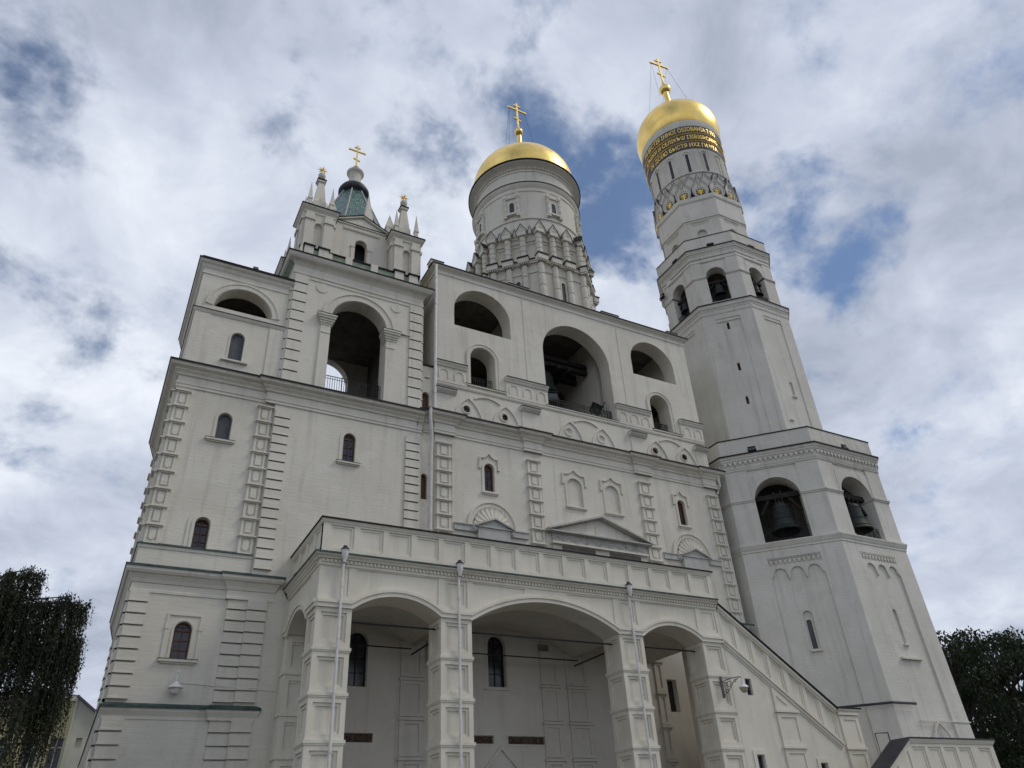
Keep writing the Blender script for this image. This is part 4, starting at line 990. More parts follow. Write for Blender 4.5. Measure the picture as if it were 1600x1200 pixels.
# half pillar against the annex wall
hp = MB()
for i in range(len(BZ) - 1):
    z1, z0 = BZ[i], BZ[i + 1]
    hp.wall(SIDE(7.47), rect(-35.0, -34.352, z0 + .06, z1 - (.06 if i else 0)), [], .25); hp.wall(Fr((0, 34.35, 0), (0, -1)), rect(7.474, 8.9, z0 + .06, z1 - (.06 if i else 0)), [(rect(7.66, 8.7, z0 + .24, z1 - .3), .05, [(rect(7.76, 8.6, z0 + .34, z1 - .4), .04)])], .3)
    hp.box(FP, 7.42, 8.95, z0 - .06, z0 + .06, -5.19, -4.5)
hp.build('wall_pier', M_P, Q)
# moulded arch edge that runs on over the pillars
mo = MB()
line = [(7.47, 10.78)]
for (a, b, zt, rise) in ARC: line += [(a - .06, 10.78)] + arcpts(a - .02, b + .02, zt + .12, rise + .02, 24)[::-1] + [(b + .06, 10.78)]
line += [(28.58, 10.78)]
ded = [line[0]]
for p in line[1:]:
    if p[0] - ded[-1][0] > .03: ded.append(p)
mo.band(FP, ded, -.12, .06, 0, .09); mo.band(FP, ded, .05, .17, 0, .14); mo.band(FP, ded, .17, .215, 0, .06)
sl2 = [(-35.0, 10.78), (-34.4, 10.78)] + arcpts(-34.33, -31.12, 11.37, .7, 18)[::-1] + [(-31.05, 10.78), (-29.80, 10.78)]
mo.band(FS, sl2, -.12, .06, 0, .09); mo.band(FS, sl2, .05, .17, 0, .14)
mo.build('arch_moulding', M_P, Q)
# cornice with dentils, green edge
PP_ = [(7.47, 35.0), (7.47, YP), (28.58, YP)]
co = MB(); co.sweep([(0, 12.36), (.05, 12.38), (.05, 12.46), (.03, 12.48), (.03, 12.62), (.13, 12.64), (.16, 12.70), (.26, 12.76), (.28, 12.86)], PP_)
for k in range(int(21.1 / .17)): co.box(FP, 7.52 + k * .17, 7.61 + k * .17, 12.49, 12.61, .03, .11)
for k in range(int(5.1 / .17)): co.box(FS, -34.95 + k * .17, -34.86 + k * .17, 12.49, 12.61, .03, .11)
co.build('cornice', M_P, Q); lip(PP_, .28, 12.86, Q, M_GR, th=.07, back=-.1)
# parapet
pa = MB(); N = 16; per = (28.48 - 7.69) / N; hs = []
for k in range(N):
    a = 7.69 + k * per; hs.append((rect(a + .08, a + 1.14, 13.16, 14.16), .055, [(rect(a + .20, a + 1.02, 13.26, 14.06), .03)]))
pa.wall(FP, rect(7.47, 28.6, 12.85, 14.35), hs, .35)
hs = []
for k in range(4):
    a = -34.95 + k * 1.27; hs.append((rect(a + .08, a + 1.1, 13.16, 14.16), .04, [(rect(a + .20, a + .98, 13.26, 14.06), .03)]))
pa.wall(FS, rect(-35, -29.82, 12.85, 14.35), hs, .35)
pa.sweep([(0, 14.22), (.03, 14.24), (.08, 14.34), (.10, 14.42), (-.4, 14.44)], [(7.47, 35.0), (7.47, YP), (28.6, YP), (28.6, 30.3)])
for k in range(N): pass
pa.build('parapet', M_P, Q); lip([(7.47, 35.0), (7.47, YP), (28.6, YP), (28.6, 30.3)], .10, 14.43, Q, M_FL, th=.07, back=-.4)
# ceiling: shallow vaults that carry the arch shape back to the wall
va = MB(True)
for (a, b, zt, rise) in ARC:
    pts = [(a - .7, 10.95 - .0)] + [(x, z + .06) for x, z in arcpts(a - .55, b + .55, zt + .12, rise + .12, 20)][::-1] + [(b + .7, 10.95)]
    vs = [(x, y, z) for y in (YP + 1.25, 34.97) for x, z in pts]; n = len(pts); va.add(vs, [(i, i + 1, n + i + 1, n + i) for i in range(n - 1)])
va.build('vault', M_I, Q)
rf_ = MB(); rf_.add([(7.5, 30.1, 13.2), (28.6, 30.1, 13.2), (28.6, 35, 13.5), (7.5, 35, 13.5)], [(0, 1, 2, 3)]); rf_.build('roof', M_BK, Q)
tie = MB()
for (a, b, zt, rise) in ARC: tie.box(FP, a - .02, b + .02, 10.30, 10.36, -.72, -.66)
for (a, b, zt, rise) in ARC[:2]: tie.box(FP, a, b + .3, 10.32, 10.37, -4.2, -4.15)
for x in (13.5, 22.7, 8.3): tie.box(SIDE(x), -34.9, -31.1, 10.28, 10.34, -.03, .03)
tie.build('tie_rod', M_IR, Q)
for x in (8.39, 13.62, 22.83): pipe('downpipe', Q, [(x, 29.64, .3), (x, 29.64, 12.5)], .06, head=(x, 29.52, 13.0))
hk = MB()
for x in (8.39, 13.62, 22.83): hk.lathe((x, 29.52), [(.02, 12.98), (.18, 12.99), (.18, 13.05), (.10, 13.11), (.08, 13.18), (.02, 13.2)], 10)
hk.build('pipe_cap', M_BK, Q)
# ---- stair wing
SL = (7.81 - 12.62) / (35.67 - 28.77); top = lambda x: 12.62 + SL * (x - 28.77)
sw_ = MB(); lowl = lambda x: 10.55 + SL * (x - 28.67)
hs = []
xs = [28.68, 29.66, 30.62, 31.58, 32.7, 33.68, 34.64]
for x in xs:
    a, b = x + .05, x + .82
    hs.append(([(a, lowl(a) + .42), (b, lowl(b) + .42), (b, top(b) - .36), (a, top(a) - .36)], .05, [([(a + .12, lowl(a + .12) + .56), (b - .12, lowl(b - .12) + .56), (b - .12, top(b - .12) - .5), (a + .12, top(a + .12) - .5)], .04)]))
hs.append((rect(29.57, 29.98, 8.2, 9.0), .3)); hs.append((rect(29.33, 29.79, 4.5, 5.48), .3)); hs.append((rect(33.52, 33.99, 4.2, 5.14), .3))
sw_.wall(FP, [(28.60, 0), (37.1, 0), (37.1, 7.5), (35.7, 7.5), (28.60, top(28.60) - .12)], hs, 3.3)
bl2 = [(28.6, lowl(28.6) + .1), (35.45, lowl(35.45) + .1)]
sw_.band(FP, bl2, -.10, .06, 0, .09); sw_.band(FP, bl2, .05, .16, 0, .15); sw_.band(FP, bl2, -.2, -.1, 0, .04)
for a, b in ((31.22, 32.70), (35.70, 37.10)):
    for z0, z1 in ((5.9, 7.42), (4.2, 5.76), (2.5, 4.05), (.8, 2.4)):
        zt = z1
        if a < 32 :
            pass
        sw_.wall(front(YP - .08), rect(a, b, z0, zt), [(rect(a + .22, b - .22, z0 + .2, zt - .2), .045)], .078)
    for z in (7.5, 5.83, 4.12, 2.46, .8): sw_.box(FP, a - .06, b + .06, z - .06, z + .06, 0, .15)
    if a < 32: sw_.wall(front(YP - .08), [(a, 7.56), (b, 7.56), (b, lowl(b) - .16), (a, lowl(a) - .16)], [([(a + .2, 7.76), (a + .86, 7.76), (a + .2, lowl(a + .2) - .4)], .04)], .078)
for a, b, z0, z1 in ((29.33, 29.79, 4.5, 5.48), (33.52, 33.99, 4.2, 5.14)): sw_.band(FP, [(a, z0), (a, z1), (b, z1), (b, z0)], .02, .22, 0, .045)
sw_.sweep([(0, 7.45), (.05, 7.48), (.12, 7.6), (.18, 7.66), (.20, 7.74)], [(35.62, YP), (37.2, YP), (37.2, 33)])
sw_.box(FP, 35.7, 37.15, 7.4, 7.74, -3.3, 0)
cpz = [(28.66, top(28.66) - .09), (35.66, 7.70)]; sw_.band(FP, cpz, -.14, .0, -.4, .11); sw_.band(FP, cpz, -.24, -.12, -.3, .05)
so_ = sw_.build('stair_wall', M_P, Q)
sc_ = MB(); sc_.band(FP, [(28.64, top(28.64) - .07), (35.66, 7.74), (37.25, 7.76)], .0, .07, -.5, .17); sc_.box(FP, 35.6, 37.4, 7.75, 7.81, -3.3, .24); sc_.build('flashing', M_FL, so_)
for a, b, z0, z1 in ((29.57, 29.98, 8.2, 9.0), (29.33, 29.79, 4.5, 5.48), (33.52, 33.99, 4.2, 5.14)): window(FP, so_, a, b, z0, z1, .2, mat=M_SH, bars=False, round_=False)

# ================================================================ low parapet at bottom right
SP = thing('stair_parapet', 'low panelled white parapet with dark sloping metal cap at the foot of the tallest tower', 'parapet', (41, 27, 0))
FZ = front(27.0)
m = MB(); tp = lambda x: 5.98 + .617 * (x - 36.95)
hs = [(rect(a, a + .98, 4.4, 5.58), .05, [(rect(a + .13, a + .85, 4.5, 5.46), .035)]) for a in (37.05, 38.28, 39.5, 40.72, 42.35)]
hs += [([(a, tp(a) - 1.5), (b, tp(b) - 1.5), (b, tp(b) - .42), (a, tp(a) - .42)], .05) for a, b in ((34.75, 35.65), (35.85, 36.7))]
m.wall(FZ, [(31.5, 0), (43.7, 0), (43.7, 5.9), (36.95, 5.9), (31.5, tp(31.5) - .1)], hs, .9)
m.sweep([(0, 5.72), (.04, 5.74), (.10, 5.86), (.12, 5.93)], [(36.9, 27), (43.7, 27), (43.7, 29)]); m.band(FZ, [(31.5, tp(31.5) - .1), (36.95, 5.88)], -.12, .0, 0, .06)
m.build('wall', M_P, SP)
m = MB(); m.band(FZ, [(31.5, tp(31.5) - .09), (36.95, 5.935), (43.85, 5.935)], .0, .07, -1.0, .15); m.build('metal_cap', M_BK, SP)
m = MB(); m.tube([(36.3, 28.3, 5.0), (36.3, 28.3, 6.35), (37.3, 28.3, 6.40)], .03, 5); m.tube([(37.3, 28.3, 6.40), (37.3, 28.3, 5.7)], .03, 5); m.build('handrail', M_IR, SP)

# ================================================================ TALL TOWER
T = thing('bell_tower', 'tallest white octagonal tower with gold lettered bands under its golden dome', 'bell tower', (44.06, 37.83, 0))
TC = (44.06, 37.83)
def tier(name, s, z0, z1, holes=lambda k: [], thick=.6, batter=0.0, mat=None, s1=None, parent=None):
    m = MB(); s1 = s if s1 is None else s1
    for k, F in enumerate(octfaces(TC, s, batter)):
        m.wall(F, [(-s / 2, z0), (s / 2, z0), (s1 / 2, z1), (-s1 / 2, z1)], holes(k), thick)
    return m.build(name, mat or M_T, parent or T)
def octcor(name, s, prof, mat=None, parent=None):
    m = MB(); m.sweep(prof, octpath(TC, s), True); return m.build(name, mat or M_T, parent or T)
# --- lowest storey, slightly battered
S0, S1_ = 6.50, 6.24; bt = (S0 - S1_) / 2 * (1 + math.sqrt(2)) / 18.2
def lowholes(k):
    sub = []
    if k in (0, 6, 4): sub = [(arch(-.36, .20, 11.66, 14.02, None, 10), .16, [(arch(-.24, .06, 11.74, 13.5, None, 8), .5)])]
    if k == 1: sub = [(arch(-.24, .10, 11.8, 13.98, None, 10), .14)]
    # the sunk field ends in three little blind arches on corbels
    top_ = [(1.66, 16.2)]
    for i in range(3):
        c = 1.05 - i * 1.05; top_ += [(c + .42 * math.cos(t), 16.42 + .42 * math.sin(t)) for t in [math.pi * j / 8 for j in range(9)]]
        if i < 2: top_ += [(c - .47, 16.22), (c - .525, 16.02), (c - .58, 16.22)]
    top_ += [(-1.66, 16.2)]
    return [([(-1.78, 1.0), (1.78, 1.0)] + top_, .13, sub), (rect(-1.64, 1.64, 17.05, 17.55), .07)]
tier('wall', S0, 0, 18.2, lowholes, .9, bt, s1=S1_)
fz = MB()
for F in octfaces(TC, S0, bt):
    n = 30
    for i in range(n): fz.box(F, -1.6 + i * 3.2 / n, -1.6 + (i + .5) * 3.2 / n, 17.42, 17.55, -.07, .02)
    for i in range(11):
        c = -1.47 + i * .294; fz.prism(F, [(c - .12, 17.36), (c, 17.06), (c + .12, 17.36)], -.07, .03)
fz.build('brick_frieze', M_T, T)
gw = MB(); Fg = octfaces(TC, S0, bt)[0]; gw.prism(Fg, arch(-.24, .06, 11.74, 13.5, None, 8), -.45, -.40); gwo = gw.build('window', M_GL, T)
gs = MB(); gs.box(Fg, -.42, .26, 11.54, 11.66, -.14, .02); gs.box(octfaces(TC, S0, bt)[1], -.30, .16, 11.70, 11.80, -.12, .02); gs.box(octfaces(TC, S0, bt)[1], -1.0, .86, 10.86, 10.98, -.12, .07); gs.build('sill', M_P, T)
bn = MB(); bn.sweep([(0, 8.2), (.05, 8.22), (.05, 8.3), (0, 8.34)], [(36.0, 36.2), (36.0, 34.5), (40.6, 29.9), (42.6, 29.9)])
bn.build('flashing', M_BK, T)
da = MB(); F1 = octfaces(TC, S0, bt)[1]; da.band(F1, keel(.2, 5.0, 1.1, 7.35), -.04, .05, 0, .10); da.box(F1, -1.3, 3.3, 7.38, 7.44, 0, .05); da.build('door_arch', M_T, T)
octcor('belt', S1_, [(0, 18.05), (.05, 18.1), (.05, 18.2), (.10, 18.28), (.16, 18.42), (.20, 18.5), (.20, 18.58), (-.4, 18.66)])
# --- storey of the great bells
def bellh(k): return [(rect(-1.64, 1.64, 23.3, 23.88), .05)] if False else [([(-1.64, 18.62), (-1.50, 18.62)] + [(x, z) for x, z in arcpts(-1.5, 1.5, 23.15, 1.5, 20)][::-1] + [(1.5, 18.62), (1.64, 18.62), (1.64, 23.5), (-1.64, 23.5)], .06)]
def bellh2(k): return [(arch(-1.5, 1.5, 18.6, 23.15, None, 20), None), (rect(-1.64, 1.64, 23.5, 23.92), .08)]
S2 = 6.20
tier('bell_storey', S2, 18.5, 24.3, bellh2, 1.3)
im = MB()
for F in octfaces(TC, S2):
    for a, b in ((-S2 / 2 - .04, -1.5), (1.5, S2 / 2 + .04)):
        im.box(F, a, b, 21.62, 21.72, -.9 if abs(b) < 2 or abs(a) < 2 else 0, .06); im.box(F, a, b, 21.72, 21.82, -.9 if abs(b) < 2 or abs(a) < 2 else 0, .12)
        im.box(F, a, b, 18.6, 18.74, 0, .08)
    im.box(F, -1.68, -1.62, 21.82, 23.5, 0, .03); im.box(F, 1.62, 1.68, 21.82, 23.5, 0, .03)
    im.box(F, -S2 / 2, S2 / 2, 24.0, 24.06, 0, .05)
im.build('impost', M_T, T)
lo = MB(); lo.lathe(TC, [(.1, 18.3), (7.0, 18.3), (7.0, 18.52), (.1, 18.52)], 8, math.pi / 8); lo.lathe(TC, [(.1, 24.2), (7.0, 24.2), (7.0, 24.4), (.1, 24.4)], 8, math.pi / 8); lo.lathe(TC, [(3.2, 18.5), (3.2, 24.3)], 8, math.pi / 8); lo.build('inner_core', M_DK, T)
def zigzag(s, z, n, h=.22, d=.05, off=0.0):
    m = MB()
    for F in octfaces(TC, s):
        for i in range(n):
            c = -s / 2 + (i + .5) * s / n; w_ = s / n * .46
            m.prism(F, [(c - w_, z), (c, z - h), (c + w_, z)], off, off + d)
    return m
CORN = lambda z, o: [(0, z - 1.0), (.04, z - 1.0), (.04, z - .93), (.06, z - .90), (.06, z - .52), (.10, z - .50), (.12, z - .42), (.18, z - .40), (.2, z - .28), (o * .8, z - .24), (o * .85, z - .12), (o, z - .08), (o, z)]
zigzag(S2, 24.64, 18, .27, .12, .06).build('brick_frieze', M_T, T)
dd = MB(); dd.sweep(CORN(25.15, .32), octpath(TC, S2), True)
for F in octfaces(TC, S2):
    for i in range(44): dd.box(F, -3.16 + i * .1437, -3.09 + i * .1437, 24.66, 24.74, .10, .16)
dd.build('cornice', M_T, T)
def oclip(s, o, z, th=.10):
    m = MB(); m.sweep([(-.3, z + .10), (o + .04, z + .02), (o + .04, z + .02 - th), (o + .003, z + .02 - th), (o + .003, z + .004)], octpath(TC, s), True); return m.build('flashing', M_FL, T)
oclip(S2, .32, 25.15)
octcor('parapet', 6.22, [(0, 25.15), (0, 26.5), (-.9, 26.6)]); oclip(6.22, .0, 26.5, .08)
# --- tall plain shaft
def shh(k):
    L = []
    if k in (0, 2, 4, 6): L = [(arch(-.24, -.02, 37.72, 38.45, None, 6), .4), (arch(-.22, 0, 33.65, 34.4, None, 6), .4), (arch(-.24, -.02, 30.55, 31.27, None, 6), .4)]
    if k == 1: L = [(arch(-.16, .16, 31.2, 32.55, None, 8), .12)]
    return [([(-1.0, 26.9), (.95, 26.9), (.95, 38.55), (-1.0, 38.55)], .07, L), (rect(-1.0, .95, 38.62, 38.88), .05)]
S3 = 4.12
tier('shaft', S3, 26.4, 39.5, shh, .6)
sw2 = MB()
for F in (octfaces(TC, S3)[0],):
    for a, b, z0, z1 in ((-.24, -.02, 37.72, 38.45), (-.22, 0, 33.65, 34.4), (-.24, -.02, 30.55, 31.27)): sw2.prism(F, arch(a, b, z0, z1, None, 6), -.40, -.36)
sw2.build('window', M_WD, T)
s3 = MB(); F = octfaces(TC, S3)[1]; s3.box(F, -.24, .24, 31.08, 31.2, -.05, .06); s3.box(F, -2.1 + .7, -1.0, 28.72, 28.84, 0, .12); s3.build('sill', M_T, T)
octcor('cornice', S3, CORN(40.4, .26)); zigzag(S3, 39.89, 14, .20, .05, .06).build('brick_frieze', M_T, T); oclip(S3, .26, 40.4)
# --- upper bell storey
S4 = 3.95
def ubh(k): return [(arch(-.88, .72, 40.85, 44.55, None, 16), None), (rect(-1.12, .98, 44.95, 45.3), .07)]
tier('upper_bell_storey', S4, 40.3, 45.7, ubh, .9)
im = MB()
for F in octfaces(TC, S4):
    for a, b, q in ((-S4 / 2 - .03, -.88, 1), (.72, S4 / 2 + .03, 0)): im.box(F, a, b, 43.52, 43.60, 0, .05); im.box(F, a, b, 43.60, 43.70, 0, .10)
    im.box(F, -.95, -.88, 43.52, 43.70, -.7, .05); im.box(F, .72, .79, 43.52, 43.70, -.7, .05)
    im.box(F, -1.14, -1.09, 43.70, 44.95, 0, .03); im.box(F, .94, .99, 43.70, 44.95, 0, .03); im.box(F, -S4 / 2, S4 / 2, 45.36, 45.41, 0, .04)
im.build('impost', M_T, T)
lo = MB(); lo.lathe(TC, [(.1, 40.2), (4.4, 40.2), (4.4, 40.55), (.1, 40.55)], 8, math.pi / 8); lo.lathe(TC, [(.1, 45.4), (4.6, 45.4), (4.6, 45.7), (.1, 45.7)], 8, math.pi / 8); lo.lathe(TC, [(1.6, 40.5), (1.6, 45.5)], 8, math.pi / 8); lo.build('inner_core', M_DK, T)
octcor('cornice', S4, CORN(46.75, .30)); zigzag(S4, 46.24, 14, .20, .05, .06).build('brick_frieze', M_T, T); oclip(S4, .30, 46.75)
octcor('parapet', 4.05, [(0, 46.7), (0, 48.15), (-.6, 48.2)]); oclip(4.05, .0, 48.15, .07)
# --- top octagon
S5 = 3.18
def toh(k): return [(arch(-.66, .20, 47.6, 49.98, None, 12), .25), (rect(-1.05, .62, 50.55, 50.95), .06)]
tier('top_octagon', S5, 47.8, 51.2, toh, .5)
tier('top_octagon', S5 + .10, 51.2, 53.6, lambda k: [], .5)
octcor('belt', S5, [(0, 50.98), (.03, 51.0), (.03, 51.1), (.06, 51.2)]); octcor('flange', S5 + .10, [(0, 53.35), (.05, 53.4), (.12, 53.5), (.14, 53.95), (-.6, 54.0)])
bfz = MB()
for F in octfaces(TC, S5):
    for i in range(15): bfz.box(F, -1.02 + i * .108, -.97 + i * .108, 50.6, 50.9, -.06, -.015)
bfz.build('brick_frieze', M_T, T)
# --- round neck
nk = MB(True); RD = 3.86
nk.lathe(TC, [(RD, 53.9), (RD, 60.45), (RD + .05, 60.55), (RD + .05, 60.68)], 96); nk.lathe(TC, [(RD, 57.2), (RD + .10, 57.24), (RD + .14, 57.32), (RD + .10, 57.4), (RD, 57.44)], 96); nk.build('neck', M_T, T)
def cylF(deg, r=RD):
    a = R(deg); n = (math.sin(a), -math.cos(a)); return Fr((TC[0] + n[0] * r, TC[1] + n[1] * r, 0), n)
for k in range(14):
    F = cylF(-43 + k * 360 / 14); m = MB(); m.box(F, -.15, .15, 57.46, 60.05, -.2, .015); o = m.build('slit_window', M_BK, T)
    m = MB(); m.box(F, -.22, -.155, 57.46, 60.1, -.1, .05); m.box(F, .155, .22, 57.46, 60.1, -.1, .05); m.band(F, onion(0, 60.08, .34, .42), -.04, .04, -.1, .08); m.build('window_surround', M_T, o)
for k in range(16):
    F = cylF(-37.4 + k * 22.5, RD + .02)
    bk_ = cylF(-37.4 + 11.25 + k * 22.5, RD - .02)
    m = MB(); pts = onion(0, 55.0, .70, 2.15); m.prism(bk_, pts, -.3, .10); m.band(bk_, pts, -.05, .01, -.2, .20); o = m.build('rear_keel_arch', M_T, T)
    m = MB(); m.band(bk_, pts, .01, .05, -.2, .215); m.build('lead_edge', M_KG, o)
    m = MB(); pts = onion(0, 53.98, .76, 2.75); inner = circ(0, 54.62, .46, 18)
    m.prism(F, pts, -.3, .22); m.band(F, pts, -.06, .01, -.2, .32); m.band(F, [(.55 * math.cos(t), 54.6 + .50 * math.sin(t)) for t in [R(x) for x in range(-40, 221, 20)]], -.05, .05, .2, .28)
    o = m.build('keel_arch', M_T, T)
    m = MB(); m.band(F, pts, .01, .055, -.2, .335); m.build('lead_edge', M_KG, o)
    m = MB(); m.prism(F, [(.46 * math.cos(t), 54.40 + .46 * math.sin(t)) for t in [R(x) for x in range(-70, 251, 20)]], .222, .228); m.build('dark_ground', M_DS, o)
    m = MB()
    for j in range(8):
        a = j * math.pi / 4; c = Vector((0, 54.40)); d = Vector((math.cos(a), math.sin(a))); p = Vector((-d.y, d.x))
        q = [c + p * .15, c - p * .15, c + d * .44]; m.add([F(v.x, v.y, .24) for v in q] + [F(c.x, c.y, .36), ], [(0, 2, 3), (2, 1, 3)])
    m.build('star', M_AU2, o)
db = MB(True); db.lathe(TC, [(RD + .03, 60.68), (RD + .10, 60.74), (RD + .10, 61.50), (RD + .14, 61.95), (RD + .14, 62.65), (RD + .22, 63.0), (RD + .22, 63.85)], 96); db.build('slate_band', M_DS, T)
rim = MB(True); rim.lathe(TC, [(RD + .20, 63.84), (RD + .28, 63.88), (RD + .30, 64.1), (RD + .33, 64.4), (RD + .31, 64.75), (RD + .1, 64.9)], 96); rim.build('rim', M_T, T)
gr_ = MB(True)
for z, r_ in ((61.72, RD + .16), (62.82, RD + .22)): gr_.lathe(TC, [(r_ - .1, z - .09), (r_, z - .07), (r_ + .06, z), (r_, z + .07), (r_ - .1, z + .09)], 96)
gr_.build('gilded_ring', M_AU2, T)
def lettering(text, deg0, deg1, zb, h, r):
    cu_ = bpy.data.curves.new('lettering', 'FONT'); cu_.body = text; cu_.extrude = 0; cu_.offset = .006; cu_.resolution_u = 3
    ob = bpy.data.objects.new('lettering_tmp', cu_); COL.objects.link(ob); bpy.context.view_layer.update()
    me = bpy.data.meshes.new_from_object(ob.evaluated_get(bpy.context.evaluated_depsgraph_get())); bpy.data.objects.remove(ob); bpy.data.curves.remove(cu_)
    xs = [v.co.x for v in me.vertices]; ys = [v.co.y for v in me.vertices]
    if not xs: return
    x0, x1 = min(xs), max(xs); y0, y1 = 0.0, .73
    def P(v, rr):
        a = R(deg0 + (deg1 - deg0) * (v.x - x0) / (x1 - x0)); return (TC[0] + rr * math.sin(a), TC[1] - rr * math.cos(a), zb + h * (v.y - y0) / (y1 - y0))
    m = MB(); n = len(me.vertices)
    fs = [tuple(p.vertices) for p in me.polygons]
    cnt = {}
    for f in fs:
        for i in range(len(f)): e_ = (f[i], f[(i + 1) % len(f)]); cnt[tuple(sorted(e_))] = cnt.get(tuple(sorted(e_)), 0) + 1
    m.add([P(v.co, r + .05) for v in me.vertices] + [P(v.co, r - .02) for v in me.vertices], fs + [(a, b, b + n, a + n) for (a, b), c in cnt.items() if c == 1])
    bpy.data.meshes.remove(me); return m.build('lettering', M_AU2, T)
lettering('РЯ ВЕСТІЯ ІМНОІ ОЅІОВАНІА Т ПО', -110, 12, 63.08, .60, RD + .22)
lettering('АЛѢИКИ И СЕЛІКЪѠ ІЗІВЗІЯ:САМО', -114, 14, 62.02, .56, RD + .14)
lettering('ОЕ ДСЕЮ БЫСТЯ ИХZ ГИ ЧТА', -104, 10, 60.90, .56, RD + .10)
# --- dome, ball, cross
dome = MB(True)
prof = [(3.95, 64.7), (4.12, 64.95), (4.28, 65.4), (4.38, 66.0), (4.40, 66.6), (4.36, 67.2), (4.22, 67.8), (3.96, 68.4), (3.55, 69.0), (3.05, 69.5), (2.45, 69.9), (1.8, 70.25), (1.2, 70.6), (.75, 71.0), (.46, 71.6), (.34, 72.5), (.28, 74.2), (.34, 74.7)]
dome.lathe(TC, prof, 72); dome.ball((TC[0], TC[1], 75.35), .66, 24, 14); dome.lathe(TC, [(.36, 75.95), (.22, 76.2), (.16, 76.7), (.12, 77.0)], 16); dome.build('dome', M_AU, T)
m = MB(); Fh = cylF(-36, 4.28); 
m.band(Fr((Fh.o.x, Fh.o.y, 0), (Fh.n.x, Fh.n.y), .34), [(-.3, 68.2), (.3, 68.2), (.3, 68.8), (-.3, 68.8)], -.02, .02, 1.3, 23.4) if False else None
cross(T, TC[0], TC[1], 76.7, 4.55, 1.15, rot=R(-6), wires=[(-1.05, (TC[0] - 2.9, TC[1] - 1.6, 70.6)), (-1.05, (TC[0] - 1.0, TC[1] + 2.8, 71)), (1.05, (TC[0] + 3.1, TC[1] - 1.2, 70.6)), (1.05, (TC[0] + .6, TC[1] + 3, 70.8))])

# ================================================================ BELLS
def bell(name, label, loc, Rr, H, tilt=0, frame=True, group=None, rot=0.0):
    t = thing(name, label, 'bell', loc, group); x, y, z = loc
    b = MB(True)
    prof = [(.02, H), (.30 * Rr, H), (.46 * Rr, H * .97), (.55 * Rr, H * .90), (.58 * Rr, H * .80), (.60 * Rr, H * .62), (.64 * Rr, H * .45), (.70 * Rr, H * .30), (.79 * Rr, H * .17), (.90 * Rr, H * .07), (1.0 * Rr, 0), (.93 * Rr, -.02 * H), (.84 * Rr, .05 * H), (.72 * Rr, .15 * H), (.60 * Rr, .35 * H), (.5 * Rr, .8 * H), (.02, .9 * H)]
    b.lathe((x, y), [(r_, z + q) for r_, q in prof], 40)
    for q in (.83, .42, .12): rr = {.83: .575, .42: .655, .12: .855}[q] * Rr; b.lathe((x, y), [(rr - .02, z + H * q - .03), (rr + .03, z + H * q - .015), (rr + .03, z + H * q + .015), (rr - .02, z + H * q + .03)], 40)
    b.build('body', M_BR, t)
    c = MB(True); c.tube([(x, y, z + H * .8), (x, y, z + H * .1)], .03 * Rr + .01, 8); c.ball((x, y, z - .02), .11 * Rr, 12, 8); c.build('clapper', M_IR, t)
    k = MB(); F = Fr((x, y, 0), (math.sin(rot), -math.cos(rot)))
    for a in (-.22, 0, .22): k.box(F, a * Rr - .045 * Rr, a * Rr + .045 * Rr, z + H * .97, z + H * 1.28, -.06 * Rr, .06 * Rr)
    k.box(F, -.30 * Rr, .30 * Rr, z + H * 1.02, z + H * 1.08, -.10 * Rr, .10 * Rr); k.build('crown_loops', M_BR, t)
    return t, F
GB = 'bells hanging in the tall tower'
GU = 'bells hanging in the upper storey of the tall tower'
def tower_bell(k, s, u, back_, z, Rr, H, label, grp, span, name='bell'):
    F = octfaces(TC, s)[k]; p = F(u, 0, -back_); t, _ = bell(name, label, (p.x, p.y, z), Rr, H, group=grp, rot=math.atan2(F.n.x, -F.n.y))
    G = Fr((p.x, p.y, 0), (F.n.x, F.n.y))
    m = MB(); zt = z + H * 1.22
    m.box(G, -span, span, zt, zt + .34 * span / 1.5, -.16, .16); 
    for a in (-.22, .22): m.box(G, a * Rr - .06, a * Rr + .06, zt - .16, zt + .50 * span / 1.5, -.19, .19)
    m.add([G(a, b, d) for d in (-.08, .08) for a, b in ((-.5 * span, zt + .02), (-.36 * span, zt + .02), (-.80 * span, zt - 1.0 * span / 1.5), (-.94 * span, zt - 1.0 * span / 1.5))], [(0, 1, 2, 3), (4, 5, 6, 7), (0, 3, 7, 4), (1, 2, 6, 5), (0, 1, 5, 4), (2, 3, 7, 6)])
    m.add([G(-a, b, d) for d in (-.08, .08) for a, b in ((-.5 * span, zt + .02), (-.36 * span, zt + .02), (-.80 * span, zt - 1.0 * span / 1.5), (-.94 * span, zt - 1.0 * span / 1.5))], [(0, 1, 2, 3), (4, 5, 6, 7), (0, 3, 7, 4), (1, 2, 6, 5), (0, 1, 5, 4), (2, 3, 7, 6)])
    m.build('hanging_beam', M_TM, t); return t
tower_bell(0, S2, .05, .75, 19.45, 1.02, 1.95, 'large dark green bell filling the left big opening of the tall tower', None, 1.5)
tower_bell(1, S2, .05, .80, 19.45, .98, 1.9, 'large dark bell in the right big opening of the tall tower', None, 1.5)
tower_bell(7, S2, .05, .85, 19.45, .98, 1.9, 'bell in the shaded side opening of the tall tower next to the belfry', None, 1.5)
tower_bell(0, S4, -.08, .55, 41.75, .60, 1.15, 'small dark bell in the middle upper opening of the tall tower', None, .8)
tower_bell(1, S4, -.08, .55, 41.75, .55, 1.1, 'small dark bell in the right upper opening of the tall tower', None, .8)
tower_bell(7, S4, -.08, .55, 41.75, .55, 1.1, 'small dark bell in the left upper opening of the tall tower', None, .8)
for k, s, z, w_, parent in ((0, S2, 18.6, 1.5, T), (1, S2, 18.6, 1.5, T), (7, S2, 18.6, 1.5, T)): railing(octfaces(TC, s)[k].off(-.35), T, -w_, w_, z, 1.0, .15, .014)
